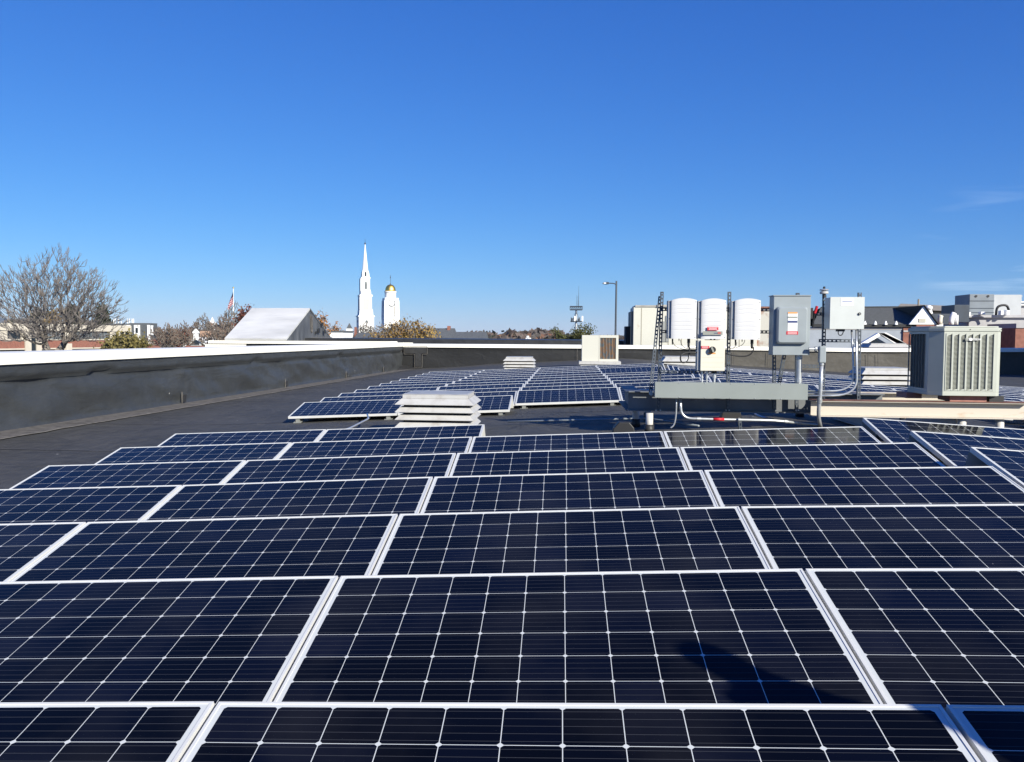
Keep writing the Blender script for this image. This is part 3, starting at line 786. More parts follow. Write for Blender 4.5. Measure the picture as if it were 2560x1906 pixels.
def disconnect():
    Y = 11.30; a = at(1935, 740.5, Y); c = at(2024, 888.5, Y)
    t = thing('disconnect_box', 'tall grey disconnect box with a raised door, warning labels and a side lever', 'disconnect box', ((a.x+c.x)/2, 11.5, c.z))
    b = MB(); b.box(a.x, c.x, Y+.0, Y+.24, c.z, a.z); b.build('housing', M['disc'], t, bevel=.004)
    b = MB(); b.box(a.x-.01, c.x+.004, Y-.012, Y+.25, a.z+.001, a.z+.012); b.build('rain_lip', M['disc'], t)
    # raised door: bevelled rounded rectangle
    p = at(1940.5, 767.5, Y); q = at(2015.5, 860.5, Y)
    def rr(x0, x1, z0, z1, r, y, n=6):
        out = []
        for cx_, cz_, a0 in ((x1-r, z1-r, 0), (x0+r, z1-r, 90), (x0+r, z0+r, 180), (x1-r, z0+r, 270)):
            for k in range(n+1):
                an = R(a0+90*k/n); out.append((cx_+r*math.cos(an), y, cz_+r*math.sin(an)))
        return out
    A = rr(p.x, q.x, q.z, p.z, .03, Y-.0005); B = rr(p.x+.004, q.x-.004, q.z+.004, p.z-.004, .03, Y-.05); C_ = rr(p.x+.022, q.x-.022, q.z+.022, p.z-.022, .025, Y-.066)
    b = MB(); n = len(A); b.v = [Vector(v) for v in A+B+C_]
    for i in range(n):
        b.face((i, (i+1)%n, n+(i+1)%n, n+i)); b.face((n+i, n+(i+1)%n, 2*n+(i+1)%n, 2*n+i))
    b.face(list(range(2*n, 3*n))); b.build('raised_door', M['disc'], t)
    yl = Y-.0665
    def pl(xa, ya, xb, yb_, m_, nm, dy=0):
        k = MB(); p_ = at(xa, ya, yl); q_ = at(xb, yb_, yl); k.box(p_.x, q_.x, yl-.003-dy, yl-.0008-dy, q_.z, p_.z); return k.build(nm, m_, t)
    pl(1970, 783.5, 1993, 828, M['paper'], 'data_label')
    for ya, yb_, m_ in ((781,784.5,'orange'),(791.5,796,'bar'),(802,807.5,'ink')):
        pl(1970, ya, 1993, yb_, M[m_], 'label_band', .0025)
    pl(1966, 828.5, 1995, 837, M['red'], 'warning_label')
    k = MB()
    for yy in (830.2, 832.6, 835): p_ = at(1969, yy, yl); q_ = at(1992, yy+.8, yl); k.box(p_.x, q_.x, yl-.006, yl-.0035, q_.z, p_.z)
    k.build('warning_text', M['paper'], t)
    h = MB(); p_ = at(2026, 780, Y); h.box(c.x+.001, c.x+.035, Y+.02, Y+.12, at(2026,797,Y).z, at(2026,770,Y).z); h.build('lever_mount', M['black'], t)
    h = MB(); h.tube([(c.x+.045, Y+.06, at(0,812,Y).z), (c.x+.050, Y+.04, at(0,790,Y).z), (c.x+.06, Y+.02, at(2040,776,Y).z)], .012, 10); h.build('lever', M['black'], t)
    h = MB(); h.tube([(c.x+.055, Y+.02, at(2032,783,Y).z), (c.x+.075, Y+.0, at(2038,766,Y).z)], .017, 10); h.build('lever_grip', M['red'], t)
    for x_, r_ in ((1999, .033),):
        h = MB(); p_ = at(x_, 888, Y+.1); q_ = at(x_-1, 957, Y+.1); h.tube([(p_.x, Y+.12, c.z), (q_.x, Y+.12, q_.z)], r_, 14); h.tube([(p_.x, Y+.12, c.z-.003), (p_.x, Y+.12, c.z-.05)], r_*1.25, 8); h.tube([(p_.x, Y+.12, q_.z+.05), (p_.x, Y+.12, q_.z+.001)], r_*1.25, 10)
        h.build('conduit', M['conduit'], t, smooth=False)
disconnect()

def small_box():
    Y = 11.30; a = at(2076, 743, Y); c = at(2160, 823.5, Y)
    t = thing('control_box', 'light grey control box with white label and round latch, right end of the rack', 'control box', ((a.x+c.x)/2, 11.5, c.z))
    b = MB(); b.box(a.x, c.x, Y, Y+.012, c.z, a.z); b.build('door', M['meterbox'], t, bevel=.003)
    b = MB(); b.box(a.x+.004, c.x-.004, Y+.0125, Y+.26, c.z+.004, a.z-.004); b.build('housing', M['meterbox'], t, bevel=.003)
    b = MB(); p = at(2102, 746, Y); q = at(2133, 764.5, Y); b.box(p.x, q.x, Y-.003, Y-.0007, q.z, p.z); b.build('label', M['paper'], t)
    b = MB(); p = at(2105.5, 752.2, Y); q = at(2130, 754.4, Y); b.box(p.x, q.x, Y-.0055, Y-.0033, q.z, p.z); p = at(2108, 758.4, Y); q = at(2128, 759.2, Y); b.box(p.x, q.x, Y-.0055, Y-.0033, q.z, p.z); b.build('label_text', mat('label_blue', (.10,.14,.38), .5), t)
    b = MB(); p = at(2148.5, 785, Y); b.tube([(p.x, Y-.0005, p.z), (p.x, Y-.014, p.z)], .017, 16); b.build('latch', M['black'], t)
    b = MB(); b.box(p.x-.005, p.x+.005, Y-.018, Y-.0145, p.z-.008, p.z+.008); b.build('latch_key', M['alu'], t)
    g = MB(); p = at(2107, 825, Y)
    g.box(p.x-.05, p.x+.04, Y+.05, Y+.12, c.z-.028, c.z+.003)
    g.tube(bez((p.x-.03, Y+.08, c.z-.025), (p.x-.045, Y+.06, c.z-.09), (p.x+.02, Y+.06, c.z-.10), (p.x+.03, Y+.08, c.z-.025)), .006, 8)
    g.build('cable_gland', M['black'], t)
small_box()

def sensor():
    Y = RK-.03; p = at(2060, 741, Y)
    t = thing('weather_sensor', 'small round weather sensor on top of the strut between two boxes', 'sensor', p)
    b = MB(); b.lathe((p.x, Y, p.z-.02), [(.022,0),(.022,.05)], 12); b.build('neck', M['black'], t)
    b = MB(); b.lathe((p.x, Y, p.z+.028), [(.045,0),(.052,.008),(.052,.03),(.02,.038)], 18); b.build('body', M['vent'], t)
    b = MB(); b.lathe((p.x, Y, p.z+.068), [(.03,0),(.060,.008),(.045,.022),(.01,.026)], 18); b.build('shade_plate', M['alu'], t)
    b = MB(); b.lathe((p.x, Y, p.z+.096), [(.015,0),(.015,.022),(.005,.028)], 10); b.build('tip', M['black'], t)
sensor()

def wireway():
    Y = 11.20; a = at(1639, 955.5, Y); c = at(2018, 1000.5, Y)
    t = thing('wireway', 'long grey rectangular cable trough across the front of the rack', 'cable trough', ((a.x+c.x)/2, Y+.1, (a.z+c.z)/2))
    zt0, zt1 = a.z, at(2018, 960, Y).z; zb0, zb1 = at(1639, 994.5, Y).z, c.z
    b = MB(); b.extr([(a.x, Y+.012, zt0-.004), (a.x, Y+.012, zb0+.004), (c.x, Y+.012, zb1+.004), (c.x, Y+.012, zt1-.004)], (0, .19, 0)); b.build('trough', M['wireway'], t)
    b = MB(); b.extr([(a.x-.006, Y, zt0), (a.x-.006, Y, zb0), (c.x+.006, Y, zb1), (c.x+.006, Y, zt1)], (0, .0115, 0)); b.build('cover', M['wireway'], t, bevel=.002)
    b = MB()
    for f_ in (.16,.33,.5,.66,.83):
        x = a.x+(c.x-a.x)*f_; zt = zt0+(zt1-zt0)*f_; zb = zb0+(zb1-zb0)*f_
        for z in (zt-.010, zb+.010): b.tube([(x, Y-.0005, z), (x, Y-.006, z)], .006, 8)
    b.build('screws', M['alu'], t)
wireway()

def conduits():
    def cond(name, label, pts, r, group=None, rad=.12, cat='conduit', m_='conduit', couplings=()):
        t = MB(); P_ = bend(pts, rad, 8); t.tube(P_, r, 12)
        o0 = thing(name, label, cat, pts[0], group)
        t.build('pipe', M[m_], o0, smooth=True)
        for c_ in couplings:
            c_ = Vector(c_); k = min(range(len(P_)-1), key=lambda i: (P_[i]-c_).length); d = (P_[k+1]-P_[k]).normalized()
            q = MB(); q.tube([P_[k]-d*.025, P_[k]+d*.025], r*1.3, 10); q.build('coupling', M['alu'], o0)
        return o0
    Y = 11.22; g = 'steel conduits around the rack'
    cond('conduit', 'upper of two curved steel conduits running from the trough up to the control box', [at(2019,978,Y+.06), at(2133,978,Y+.06), at(2133,900,Y+.06), at(2129,825,Y+.15)], .012, g, .26, couplings=[at(2131,840,Y+.12)])
    cond('conduit', 'lower of two curved steel conduits running from the trough up to the control box', [at(2019,990,Y+.02), at(2143,989,Y+.02), at(2141,900,Y+.02), at(2141,825,Y+.12)], .013, g, .30, couplings=[at(2141,838,Y+.10)])
    # conduit body
    t = thing('elbow_fitting', 'grey conduit elbow fitting joining the disconnect box to a vertical pipe', 'conduit fitting', at(2057,910,Y))
    p = at(2048, 866, Y); q = at(2064, 908, Y)
    b = MB(); b.box(p.x, q.x, Y-.02, Y+.06, q.z, p.z); b.build('body', M['disc'], t, bevel=.012)
    b = MB(); s = at(2026, 873, Y); b.tube([(s.x-.01, Y+.03, s.z), (p.x+.005, Y+.03, s.z)], .022, 12); b.tube([(s.x+.06, Y+.03, s.z), (s.x+.085, Y+.03, s.z)], .032, 8); b.build('nipple', M['alu'], t)
    cond('conduit', 'vertical steel pipe from the elbow fitting down to the roof, right of the trough', [at(2054,908,Y+.02), at(2051,985,Y+.02), at(2045,1040,Y+.05), at(2052,1070,Y+.2)], .024, g, .12, couplings=[at(2054,915,Y+.02), at(2046,1000,Y+.02)])
    cond('conduit', 'steel conduit dropping from the trough and running right along the roof, with a red tag', [at(1701,996,Y+.1), at(1703,1046,Y+.1), at(1760,1048,Y+.1), at(1950,1052,Y+.2), at(1990,1058,Y+.3), at(2045,1064,Y+.5)], .017, g, .24,
         couplings=[at(1745,1047,Y+.1), at(1965,1055,Y+.22), at(2000,1058,Y+.3)])
    t = MB(); t.tube([at(1783,1048.3,Y+.11), at(1810,1048.9,Y+.118)], .0182, 12)
    tag(t.build('pipe_label', M['red'], smooth=True), 'red label wrapped round the steel conduit on the roof', 'label')
    cond('conduit', 'thin bowed conduit hanging under the left part of the trough', bez(at(1691,998,Y+.08), at(1691,1050,Y+.08), at(1688,1066,Y+.1), at(1676,1070,Y+.1), 10), .010, g, .01)
    cond('conduit', 'small conduit rising behind the red-tagged conduit', [at(1888,1036,Y+.9), at(1900,1042,Y+.7), at(1935,1050,Y+.5)], .015, g, .1)
    k = thing('pipe_support', 'short strut stand clamping the red-tagged conduit', 'pipe stand', at(1849,1072,Y+.1))
    b = MB(); strut(b, at(1851,1078,Y+.16), at(1849,1050,Y+.16)); b.build('strut', M['strut'], k)
    b = MB(); p = at(1848,1050,Y+.11); b.tube([p+Vector((-.014,0,0)), p+Vector((.014,0,0))], .025, 10); b.build('clamp', M['alu'], k)
    # left aisle conduit and fitting
    rz = roofz(-3.4, 11)
    cond('conduit', 'conduit crossing the roof from the round fitting under the long panel at left', [(-3.35,11.2,rz+.07), (-2.2,11.25,roofz(-2.2,11)+.06), (-1.3,11.3,roofz(-1.3,11)+.06)], .018, g)
    cond('conduit', 'short conduit climbing from the round fitting to the left end panel', [(-3.38,11.25,rz+.07), (-3.2,12.6,roofz(-3.2,12.6)+.09), (-3.1,13.4,roofz(-3,13.4)+.15), (-3.45,14.8,roofz(-3.4,15)+.12)], .014, g)
    t = thing('junction_fitting', 'pale round conduit fitting on the roof, left of the aisle', 'conduit fitting', (-3.4, 11.2, rz))
    b = MB(); b.lathe((-3.4,11.2,rz+.005), [(.075,0),(.075,.07),(.05,.10),(.02,.105)], 14); b.build('body', M['vent'], t)
    b = MB(); b.tube([(-3.34,11.2,rz+.06), (-3.2,11.2,rz+.06)], .03, 10); b.build('clamp', M['alu'], t)
    for i, (x, y) in enumerate([(-1.0,11.0),(.1,11.35)]):
        pass
    cond('conduit', 'thin dark conduit crossing the aisle roof left of the cream post', [(-.9,13.2,roofz(-.9,13)+.05), (.8,13.05,roofz(.8,13)+.05), (1.15,13.0,roofz(1.15,13)+.05), (1.7,11.6,roofz(1.7,11.6)+.06)], .014, g, .1, m_='disc')
    cond('conduit', 'short grey conduit in the gap between two right edge panels', [at(2345,1145,8.9), at(2400,1163,8.75), at(2440,1175,8.6)], .022, g, .05, m_='disc', couplings=[at(2350,1146,8.9)])
    # rubber blocks
    for x, y, lab in ((.72,11.3,'black rubber pipe block left of the cream post'),(2.35,12.9,'black rubber pipe block behind the red-tagged conduit')):
        b = MB(); z = roofz(x, y)
        b.extr([(x-.15,y,z-.01),(x+.15,y,z-.01),(x+.13,y,z+.10),(x+.07,y,z+.17),(x-.06,y,z+.17),(x-.13,y,z+.09)], (0,.2,0))
        tag(b.build('rubber_block', M['rubber'], bevel=.01), lab, 'pipe block')
    # cables
    def cable(label, segs, r):
        t = MB()
        for s_ in segs: t.tube(s_, r, 8)
        tag(t.build('cable', M['rubber'], smooth=True), label, 'cable')
    Yc = 11.42
    cable('thick black cable looping below the leftmost inverter into the switch box', [
        bez(at(1724,868,Yc), at(1724,880,Yc), at(1722,895,Yc), at(1718,902,Yc))+bez(at(1718,902,Yc), at(1712,910,Yc), at(1700,910,Yc-.05), at(1701,893,Yc-.1))+bez(at(1701,893,Yc-.1), at(1705,879,Yc-.1), at(1730,880,Yc), at(1752,884,Yc))], .009)
    cable('thin black cables sagging from the leftmost inverter to the switch box', [
        bez(at(1683,856,Yc), at(1686,874,Yc), at(1715,876,Yc), at(1752,873,Yc)), bez(at(1702,850,Yc), at(1700,876,Yc), at(1730,876,Yc), at(1752,866,Yc))], .004)
    cable('thick black cable sagging from the rightmost inverter back to the switch box', [bez(at(1884,868,Yc), at(1884,892,Yc), at(1862,898,Yc), at(1812,884,Yc))], .008)
    cable('thin black cables sagging from the rightmost inverter behind the strut', [bez(at(1842,856,Yc), at(1842,870,Yc), at(1828,874,Yc), at(1812,874,Yc)), bez(at(1862,850,Yc), at(1862,866,Yc), at(1836,874,Yc), at(1812,872,Yc))], .0035)
    b = MB(); p = at(1716,901,Yc); q = at(1722,893,Yc); b.obox((p+q)/2, (.012,0,.008), (0,.006,0), (-.018,0,.030)*1 if False else (.016,0,.03))
    tag(b.build('cable_tag', M['paper']), 'white tag on the looped black cable under the leftmost inverter', 'tag')
conduits()

# ------------------------------------------------------------------ condenser
def condenser():
    x0 = at(2321, 900, 11.42).x; y0 = 11.30; x1 = at(2506, 900, 11.3).x; D_ = .84
    zb = CZ-.688; zt = CZ+.145
    t = thing('condenser_unit', 'big beige air conditioning condenser on the right end of the steel beam', 'condenser', ((x0+x1)/2, 11.7, zb))
    ch, cr = .13, .06
    foot = [(x0+ch,y0),(x1-cr,y0),(x1,y0+cr),(x1,y0+D_-cr),(x1-cr,y0+D_),(x0+cr,y0+D_),(x0,y0+D_-cr),(x0,y0+ch)]
    def inset(pts, d):
        cx_ = sum(p[0] for p in pts)/len(pts); cy_ = sum(p[1] for p in pts)/len(pts); k = 1-d/.42
        return [(cx_+(p[0]-cx_)*k, cy_+(p[1]-cy_)*k) for p in pts]
    b = MB(); b.prism(inset(foot,.03), zb+.02, zt-.02); b.build('coil', M['cond_fin'], t)
    b = MB(); b.prism(inset(foot,-.008), zt-.045, zt); b.prism(inset(foot,.02), zt+.001, zt+.02); b.build('lid', M['cond'], t, bevel=.006)
    b = MB(); b.prism(foot, zb, zb+.045); b.build('base_pan', M['cond'], t, bevel=.004)
    z0, z1 = zb+.046, zt-.046
    # corner posts
    b = MB()
    b.prism([(x0+ch,y0+.001),(x0+ch+.02,y0+.001),(x0+ch+.02,y0+.02),(x0+ch-.005,y0+.022),(x0+.02,y0+ch-.004),(x0+.02,y0+ch+.10),(x0+.001,y0+ch+.10),(x0+.001,y0+ch)], z0, z1)
    b.build('corner_panel', M['cond'], t)
    b = MB(); b.prism([(x1-cr-.035,y0+.001),(x1-cr,y0+.001),(x1-.001,y0+cr),(x1-.001,y0+cr+.05),(x1-.02,y0+cr+.05),(x1-.02,y0+cr+.008),(x1-cr-.008,y0+.02),(x1-cr-.035,y0+.02)], z0, z1); b.build('corner_panel', M['cond'], t)
    # louvred front: seven bays of fine slats between raised ribs
    xa, xb = x0+ch+.0205, x1-cr-.0355; n = 7; w_ = (xb-xa)/n
    g = MB(); g.box(xa, xb, y0+.001, y0+.02, z1-.022, z1-.0005); g.box(xa, xb, y0+.001, y0+.02, z0+.0005, z0+.018)
    for i in range(n+1):
        x = xa+i*w_; g.box(max(xa, x-.010), min(xb, x+.010), y0-.006, y0+.02, z0+.0185, z1-.0225)
    for i in range(n):       # slanted lintels of each bay
        x = xa+i*w_+.0105; x2 = xa+(i+1)*w_-.0105
        g.extr([(x,y0-.004,z1-.0225),(x,y0-.004,z1-.058),(x2,y0-.004,z1-.030),(x2,y0-.004,z1-.0225)], (0,.02,0))
        g.extr([(x,y0-.004,z0+.0185),(x2,y0-.004,z0+.0185),(x2,y0-.004,z0+.040),(x,y0-.004,z0+.020)], (0,.02,0))
    g.build('front_grille', M['cond'], t)
    s = MB(); nn = 44
    for i in range(n):
        x = xa+i*w_+.0105; x2 = xa+(i+1)*w_-.0105
        for k in range(nn):
            z = z0+.03+(z1-z0-.08)*k/(nn-1)
            s.add([(x,y0+.004,z),(x2,y0+.004,z+.008),(x2,y0+.015,z+.0135),(x,y0+.015,z+.0055)], [(0,1,2,3)])
            s.add([(x,y0+.004,z-.001),(x2,y0+.004,z+.007),(x2,y0+.004,z+.0082),(x,y0+.004,z+.0002)], [(0,1,2,3)])
    s.build('slats', M['cond'], t)
    # left side: upright fins
    g = MB(); ya, yb = y0+ch+.101, y0+D_-cr-.02; n2 = 6; wy = (yb-ya)/n2
    g.box(x0+.001, x0+.02, ya, yb, z1-.03, z1-.0005); g.box(x0+.001, x0+.02, ya, yb, z0+.0005, z0+.03)
    for i in range(n2+1):
        y = ya+i*wy; g.add([(x0-.004,y,z0+.0305),(x0+.02,y+.022,z0+.0305),(x0+.02,y+.026,z0+.0305),(x0-.004,y+.004,z0+.0305),(x0-.004,y,z1-.0305),(x0+.02,y+.022,z1-.0305),(x0+.02,y+.026,z1-.0305),(x0-.004,y+.004,z1-.0305)],
              [(0,3,2,1),(4,5,6,7),(0,1,5,4),(1,2,6,5),(2,3,7,6),(3,0,4,7)])
    g.build('side_grille', M['cond'], t)
    # badge
    p = at(2425, 849, y0)
    b = MB(); b.box(p.x-.062, p.x+.095, y0-.020, y0-.012, p.z-.018, p.z+.016); b.build('badge', M['bar'], t, bevel=.004)
    b = MB(); b.tube([(p.x-.002,y0-.0205,p.z), (p.x-.002,y0-.026,p.z)], .019, 20); b.build('badge_disc', M['paper'], t)
    cu = bpy.data.curves.new('badge_text', 'FONT'); cu.body = 'TRANE'; cu.size = .030; cu.extrude = .001
    to = bpy.data.objects.new('tmp', cu); COL.objects.link(to)
    dg = bpy.context.evaluated_depsgraph_get(); me = bpy.data.meshes.new_from_object(to.evaluated_get(dg))
    bpy.data.objects.remove(to)
    me.materials.append(M['paper'])
    to = bpy.data.objects.new('badge_text', me); COL.objects.link(to); to.parent = t
    to.location = Vector((p.x+.020, y0-.0225, p.z-.010))-t.location; to.rotation_euler = (R(90), 0, 0)
    b = MB()
    for x in (x0+ch-.05, (x0+x1)/2+.02, x1-.03): b.tube([(x, y0-.008+(0 if x > x0+ch else .06), zt-.022), (x, y0-.014+(0 if x > x0+ch else .06), zt-.022)], .006, 8)
    b.build('screws', M['black'], t)
    for xa_, xb_, lab in ((2370,2461,'reddish wood block under the front of the condenser'),(2262,2300,'reddish wood block under the left rear of the condenser')):
        Yb = 11.45 if xa_ > 2300 else 11.95
        b = MB(); p = at(xa_, 988, Yb); q = at(xb_, 988, Yb); b.box(p.x, q.x, Yb-.06, Yb+.3, ZT-.0275+(0 if Yb<11.6 else .0), zb-.001)
        tag(b.build('wood_block', M['brickblock']), lab, 'wood block')
    b = MB(); p = at(2462,990,11.5); q = at(2500,990,11.5); b.box(p.x+.01, q.x, 11.4, 11.9, ZT-.0275, zb-.001); tag(b.build('rubber_pad', M['rubber']), 'black rubber pad under the right corner of the condenser', 'pad')
condenser()

# ------------------------------------------------------------------ trees
M['bark'] = mat('bark_grey', (.20,.175,.15), .9, var=.25, vscale=3)
M['twig'] = mat('twigs', (.19,.17,.16), .9, var=.2, vscale=2)
M['twigr'] = mat('twigs_reddish', (.19,.125,.095), .9, var=.25, vscale=.4)
def leafmat(name, c1, c2, vs=.8):
    return mat(name, c1, .7, col2=c2, vscale=vs, lo=.38, hi=.62, spec=.2)
M['gold'] = leafmat('leaves_gold', (.38,.26,.075), (.22,.13,.05))
M['olive'] = leafmat('leaves_olive', (.22,.18,.06), (.13,.115,.045))
M['rusty'] = leafmat('leaves_rust', (.20,.06,.035), (.11,.04,.03))
M['orange_leaf'] = leafmat('leaves_orange', (.42,.19,.05), (.22,.10,.03))
M['ever'] = leafmat('needles', (.045,.06,.028), (.02,.03,.015), 1.2)
M['everpale'] = leafmat('needles_light', (.13,.13,.045), (.05,.06,.025), 1.2)  # paler, yellower needles for the pines
def colonise(base, fork, centre, half, n, rng, low=-.45, r0=.3, rmin=.02):
    """grow limbs from the fork to random points of a dome: returns node positions, parents, radii and tips"""
    rs = np.random.RandomState(rng.randint(0, 10**6))
    P = rs.normal(size=(n, 3)); P /= np.linalg.norm(P, axis=1)[:, None]
    P *= (rs.rand(n)**.36)[:, None]
    lump = 1+.13*np.sin(P[:, 0]*5+1)*np.cos(P[:, 1]*4)+.06*np.sin(P[:, 0]*13)
    P *= lump[:, None]
    P = P[P[:, 2] > low]
    T_ = np.array(centre)+P*np.array(half)
    f0 = np.array(fork)
    T_ = T_[np.argsort(np.linalg.norm(T_-f0, axis=1))]
    nodes = np.zeros((len(T_)*3+8, 3)); path = np.zeros(len(nodes)); par = [-1]; cnt = 1
    nodes[0] = f0; tips = []
    for t_ in T_:
        d = np.linalg.norm(nodes[:cnt]-t_, axis=1)
        j = int(np.argmin(d+.42*path[:cnt]+ .9*np.maximum(0, nodes[:cnt, 2]-t_[2])))
        a = nodes[j]; L_ = d[j]; prev = j
        for f_ in (.36, .70, 1.0):
            q = a+(t_-a)*f_
            q[2] -= .10*L_*math.sin(math.pi*f_)
            q = q+rs.normal(size=3)*.035*L_*(f_ < 1)
            nodes[cnt] = q; par.append(prev); path[cnt] = path[prev]+np.linalg.norm(q-nodes[prev]); prev = cnt; cnt += 1
        tips.append(cnt-1)
    w_ = np.zeros(cnt)
    for t_ in tips: w_[t_] += 1
    for i in range(cnt-1, 0, -1): w_[par[i]] += w_[i]
    rad = np.maximum(rmin, r0*np.sqrt(w_/w_[0])**1.0)
    return [Vector(v) for v in nodes[:cnt]], par, rad, tips
def leaf_cloud(mb, centres, rad, n, size, rng):
    for c in centres:
        for i in range(n):
            v = Vector((rng.gauss(0,1),rng.gauss(0,1),rng.gauss(0,.8)))*rad*.5
            p = c+v; a = Vector((rng.uniform(-1,1),rng.uniform(-1,1),rng.uniform(-1,1))).normalized(); b = a.cross(Vector((rng.uniform(-1,1),rng.uniform(-1,1),rng.uniform(-1,1)))).normalized()
            s = size*rng.uniform(.6,1.3)
            mb.quad(p-a*s-b*s*.6, p+a*s-b*s*.6, p+a*s*.7+b*s*.6, p-a*s*.7+b*s*.6)
def tree(name, label, xb, Y, x0, x1, ytop, seed, leaves=None, maxd=6, r=.2, spread=.5, upb=.12, ground=0.0, twigm='twig', lsize=.22, ln=8, group=None, trunk_h=None, lrad=1.0, cat='tree', ybase=872, n=700, low=-.5):
    rng = random.Random(seed)
    base = at(xb, 850, Y); base.z = ground
    L0, R0_ = at(x0, 800, Y), at(x1, 800, Y)
    ztop = at((x0+x1)/2, ytop, Y).z; zf = at(xb, ybase, Y).z
    zc = zf+(ztop-zf)*.42
    fork = Vector((base.x, Y, zf-(ztop-zf)*.10))
    hw = (R0_.x-L0.x)/2
    nodes, par, rad, tips = colonise(base, fork, ((L0.x+R0_.x)/2, Y, zc), (hw*1.0, hw*.85, (ztop-zc)*1.0), n, rng, low, r, Y*(.00022 if n > 2000 else .00034))
    T, Wg = MB(), MB()
    T.tube([base, (base+fork)/2+Vector((.05,0,0)), fork], r*1.15, 9, r, cap=False)
    for i in range(1, len(nodes)):
        j = par[i]; thick = rad[i] > r*.16
        (T if thick else Wg).tube([nodes[j], nodes[i]], min(rad[j], rad[i]*1.35), 6 if thick else 3, rad[i], cap=False)
    rm = Y*(.00018 if n > 2000 else .00028)
    for k in tips:                                   # fine sprays at the ends
        p = nodes[k]; d = (p-fork).normalized()
        for q in range(3):
            e = p+(d+Vector((rng.uniform(-.6,.6),rng.uniform(-.6,.6),rng.uniform(-.1,.6)))).normalized()*hw*rng.uniform(.05,.11)
            Wg.tube([p, e], rm, 3, rm*.6, cap=False)
    tp = [nodes[k] for k in tips]
    t = thing(name, label, cat, base, group)
    T.build('trunk', M['bark'], t)
    if leaves:
        Lf = MB(); leaf_cloud(Lf, tp, lrad, ln, lsize, rng)
        Lf.build('crown', M[leaves], t); Wg.build('twigs', M[twigm], t)
    else: Wg.build('crown', M[twigm], t)
    return t
tree('bare_tree', 'large bare spreading tree at the left edge, before the long office building', 127, 72, -16, 292, 642, 11, r=.42, twigm='twig', ybase=868, n=1900, low=-.62)
GT = 'trees beyond the left parapet'
tree('bare_tree', 'bare grey tree under the flagpole, left of the pitched grey roof', 575, 190, 545, 632, 762, 21, maxd=6, r=.3, spread=.5, twigm='twig', group=GT)
tree('bare_tree', 'low round bare tree beside the tiny white steeple', 510, 200, 478, 535, 786, 22, maxd=6, r=.25, spread=.55, twigm='twig', group=GT)
tree('bare_tree', 'bare brown tree right behind the tiny white steeple', 548, 175, 526, 590, 790, 23, maxd=6, r=.25, spread=.6, twigm='twigr', group=GT)
tree('bare_tree', 'bare brown bush at the right end of the long office building', 408, 115, 372, 448, 812, 24, maxd=6, r=.2, spread=.75, twigm='twigr', group=GT)
tree('bare_tree', 'bare brown tree left of the brick gable', 455, 150, 425, 486, 808, 25, maxd=6, r=.2, spread=.7, twigm='twigr', group=GT)
tree('bare_tree', 'bare brown tree right of the brick gable', 528, 140, 500, 575, 822, 26, maxd=6, r=.2, spread=.7, twigm='twigr', group=GT)
tree('red_tree', 'dark red leafy tree against the left edge of the pitched grey roof', 612, 160, 596, 640, 770, 31, leaves='rusty', r=.2, ln=14, lsize=.20, lrad=1.1, n=260, group=GT)
tree('red_tree', 'small rusty red tree left of the brick gable and its cupola', 455, 170, 444, 468, 828, 32, leaves='rusty', r=.15, ln=8, lsize=.25, group=GT, n=120)
tree('orange_tree', 'tree with sparse orange leaves just right of the pitched grey roof', 795, 120, 770, 826, 778, 33, leaves='orange_leaf', r=.2, ln=4, lsize=.13, lrad=.8, n=300)
tree('hedge_tree', 'yellow green leafy tree before the right end of the office building', 310, 125, 262, 362, 846, 34, leaves='olive', r=.2, ln=14, lsize=.2, lrad=1.3, n=300, ybase=885, group=GT)
tree('golden_tree', 'golden yellow tree behind the office building roof, seen through the big bare tree', 132, 235, 112, 158, 782, 35, leaves='gold', r=.2, ln=12, lsize=.32, lrad=1.5, n=160, ybase=850)
tree('golden_tree', 'large golden autumn tree in front of the gilded clock tower', 1040, 78, 930, 1106, 800, 36, leaves='gold', r=.16, ln=9, lsize=.085, lrad=.55, n=420, ybase=880, low=-.8)
tree('bare_tree', 'thin bare tree before the base of the tall white steeple', 912, 130, 885, 945, 808, 37, maxd=6, r=.12, spread=.45)
tree('brown_tree', 'brown tree right of the orange leaved tree, over a low white house', 845, 230, 815, 862, 812, 38, leaves='orange_leaf', r=.2, ln=5, lsize=.2, lrad=1, n=220)
def evergreen(label, x0, x1, ytop, Y, seed, m_='ever', ln=9, group=None):
    rng = random.Random(seed); b = at((x0+x1)/2, 850, Y); b.z = 0; top = at((x0+x1)/2, ytop, Y); w_ = (at(x1,800,Y)-at(x0,800,Y)).x
    t = thing('evergreen_tree', label, 'tree', b, group)
    T = MB(); T.tube([b, Vector((b.x, b.y, top.z-.5))], .3, 6, .05); T.build('trunk', M['bark'], t)
    C_ = MB(); H = top.z
    for i in range(420):
        f_ = rng.random()**.8; z = H*(.25+.75*f_); rr = w_*.5*(1-f_)**.55*rng.uniform(.3,1.05)+.2; a = rng.uniform(0,6.28)
        c = Vector((b.x+rr*math.cos(a), b.y+rr*math.sin(a), z+rng.uniform(-.3,.3)))
        leaf_cloud(C_, [c], .9, ln, .34, rng)
    C_.build('crown', M[m_], t)
evergreen('dark evergreen behind the office roof, left one of a group of three', 70, 122, 776, 250, 41, group='evergreens behind the office building')
evergreen('broad dark evergreen behind the office roof, middle of a group of three', 146, 212, 766, 255, 42, group='evergreens behind the office building')
evergreen('evergreen with layered boughs behind the office roof, right of its group', 228, 286, 770, 240, 43, group='evergreens behind the office building')
evergreen('dark evergreen low behind the golden tree at the office roof', 108, 150, 785, 262, 44, group='evergreens behind the office building')
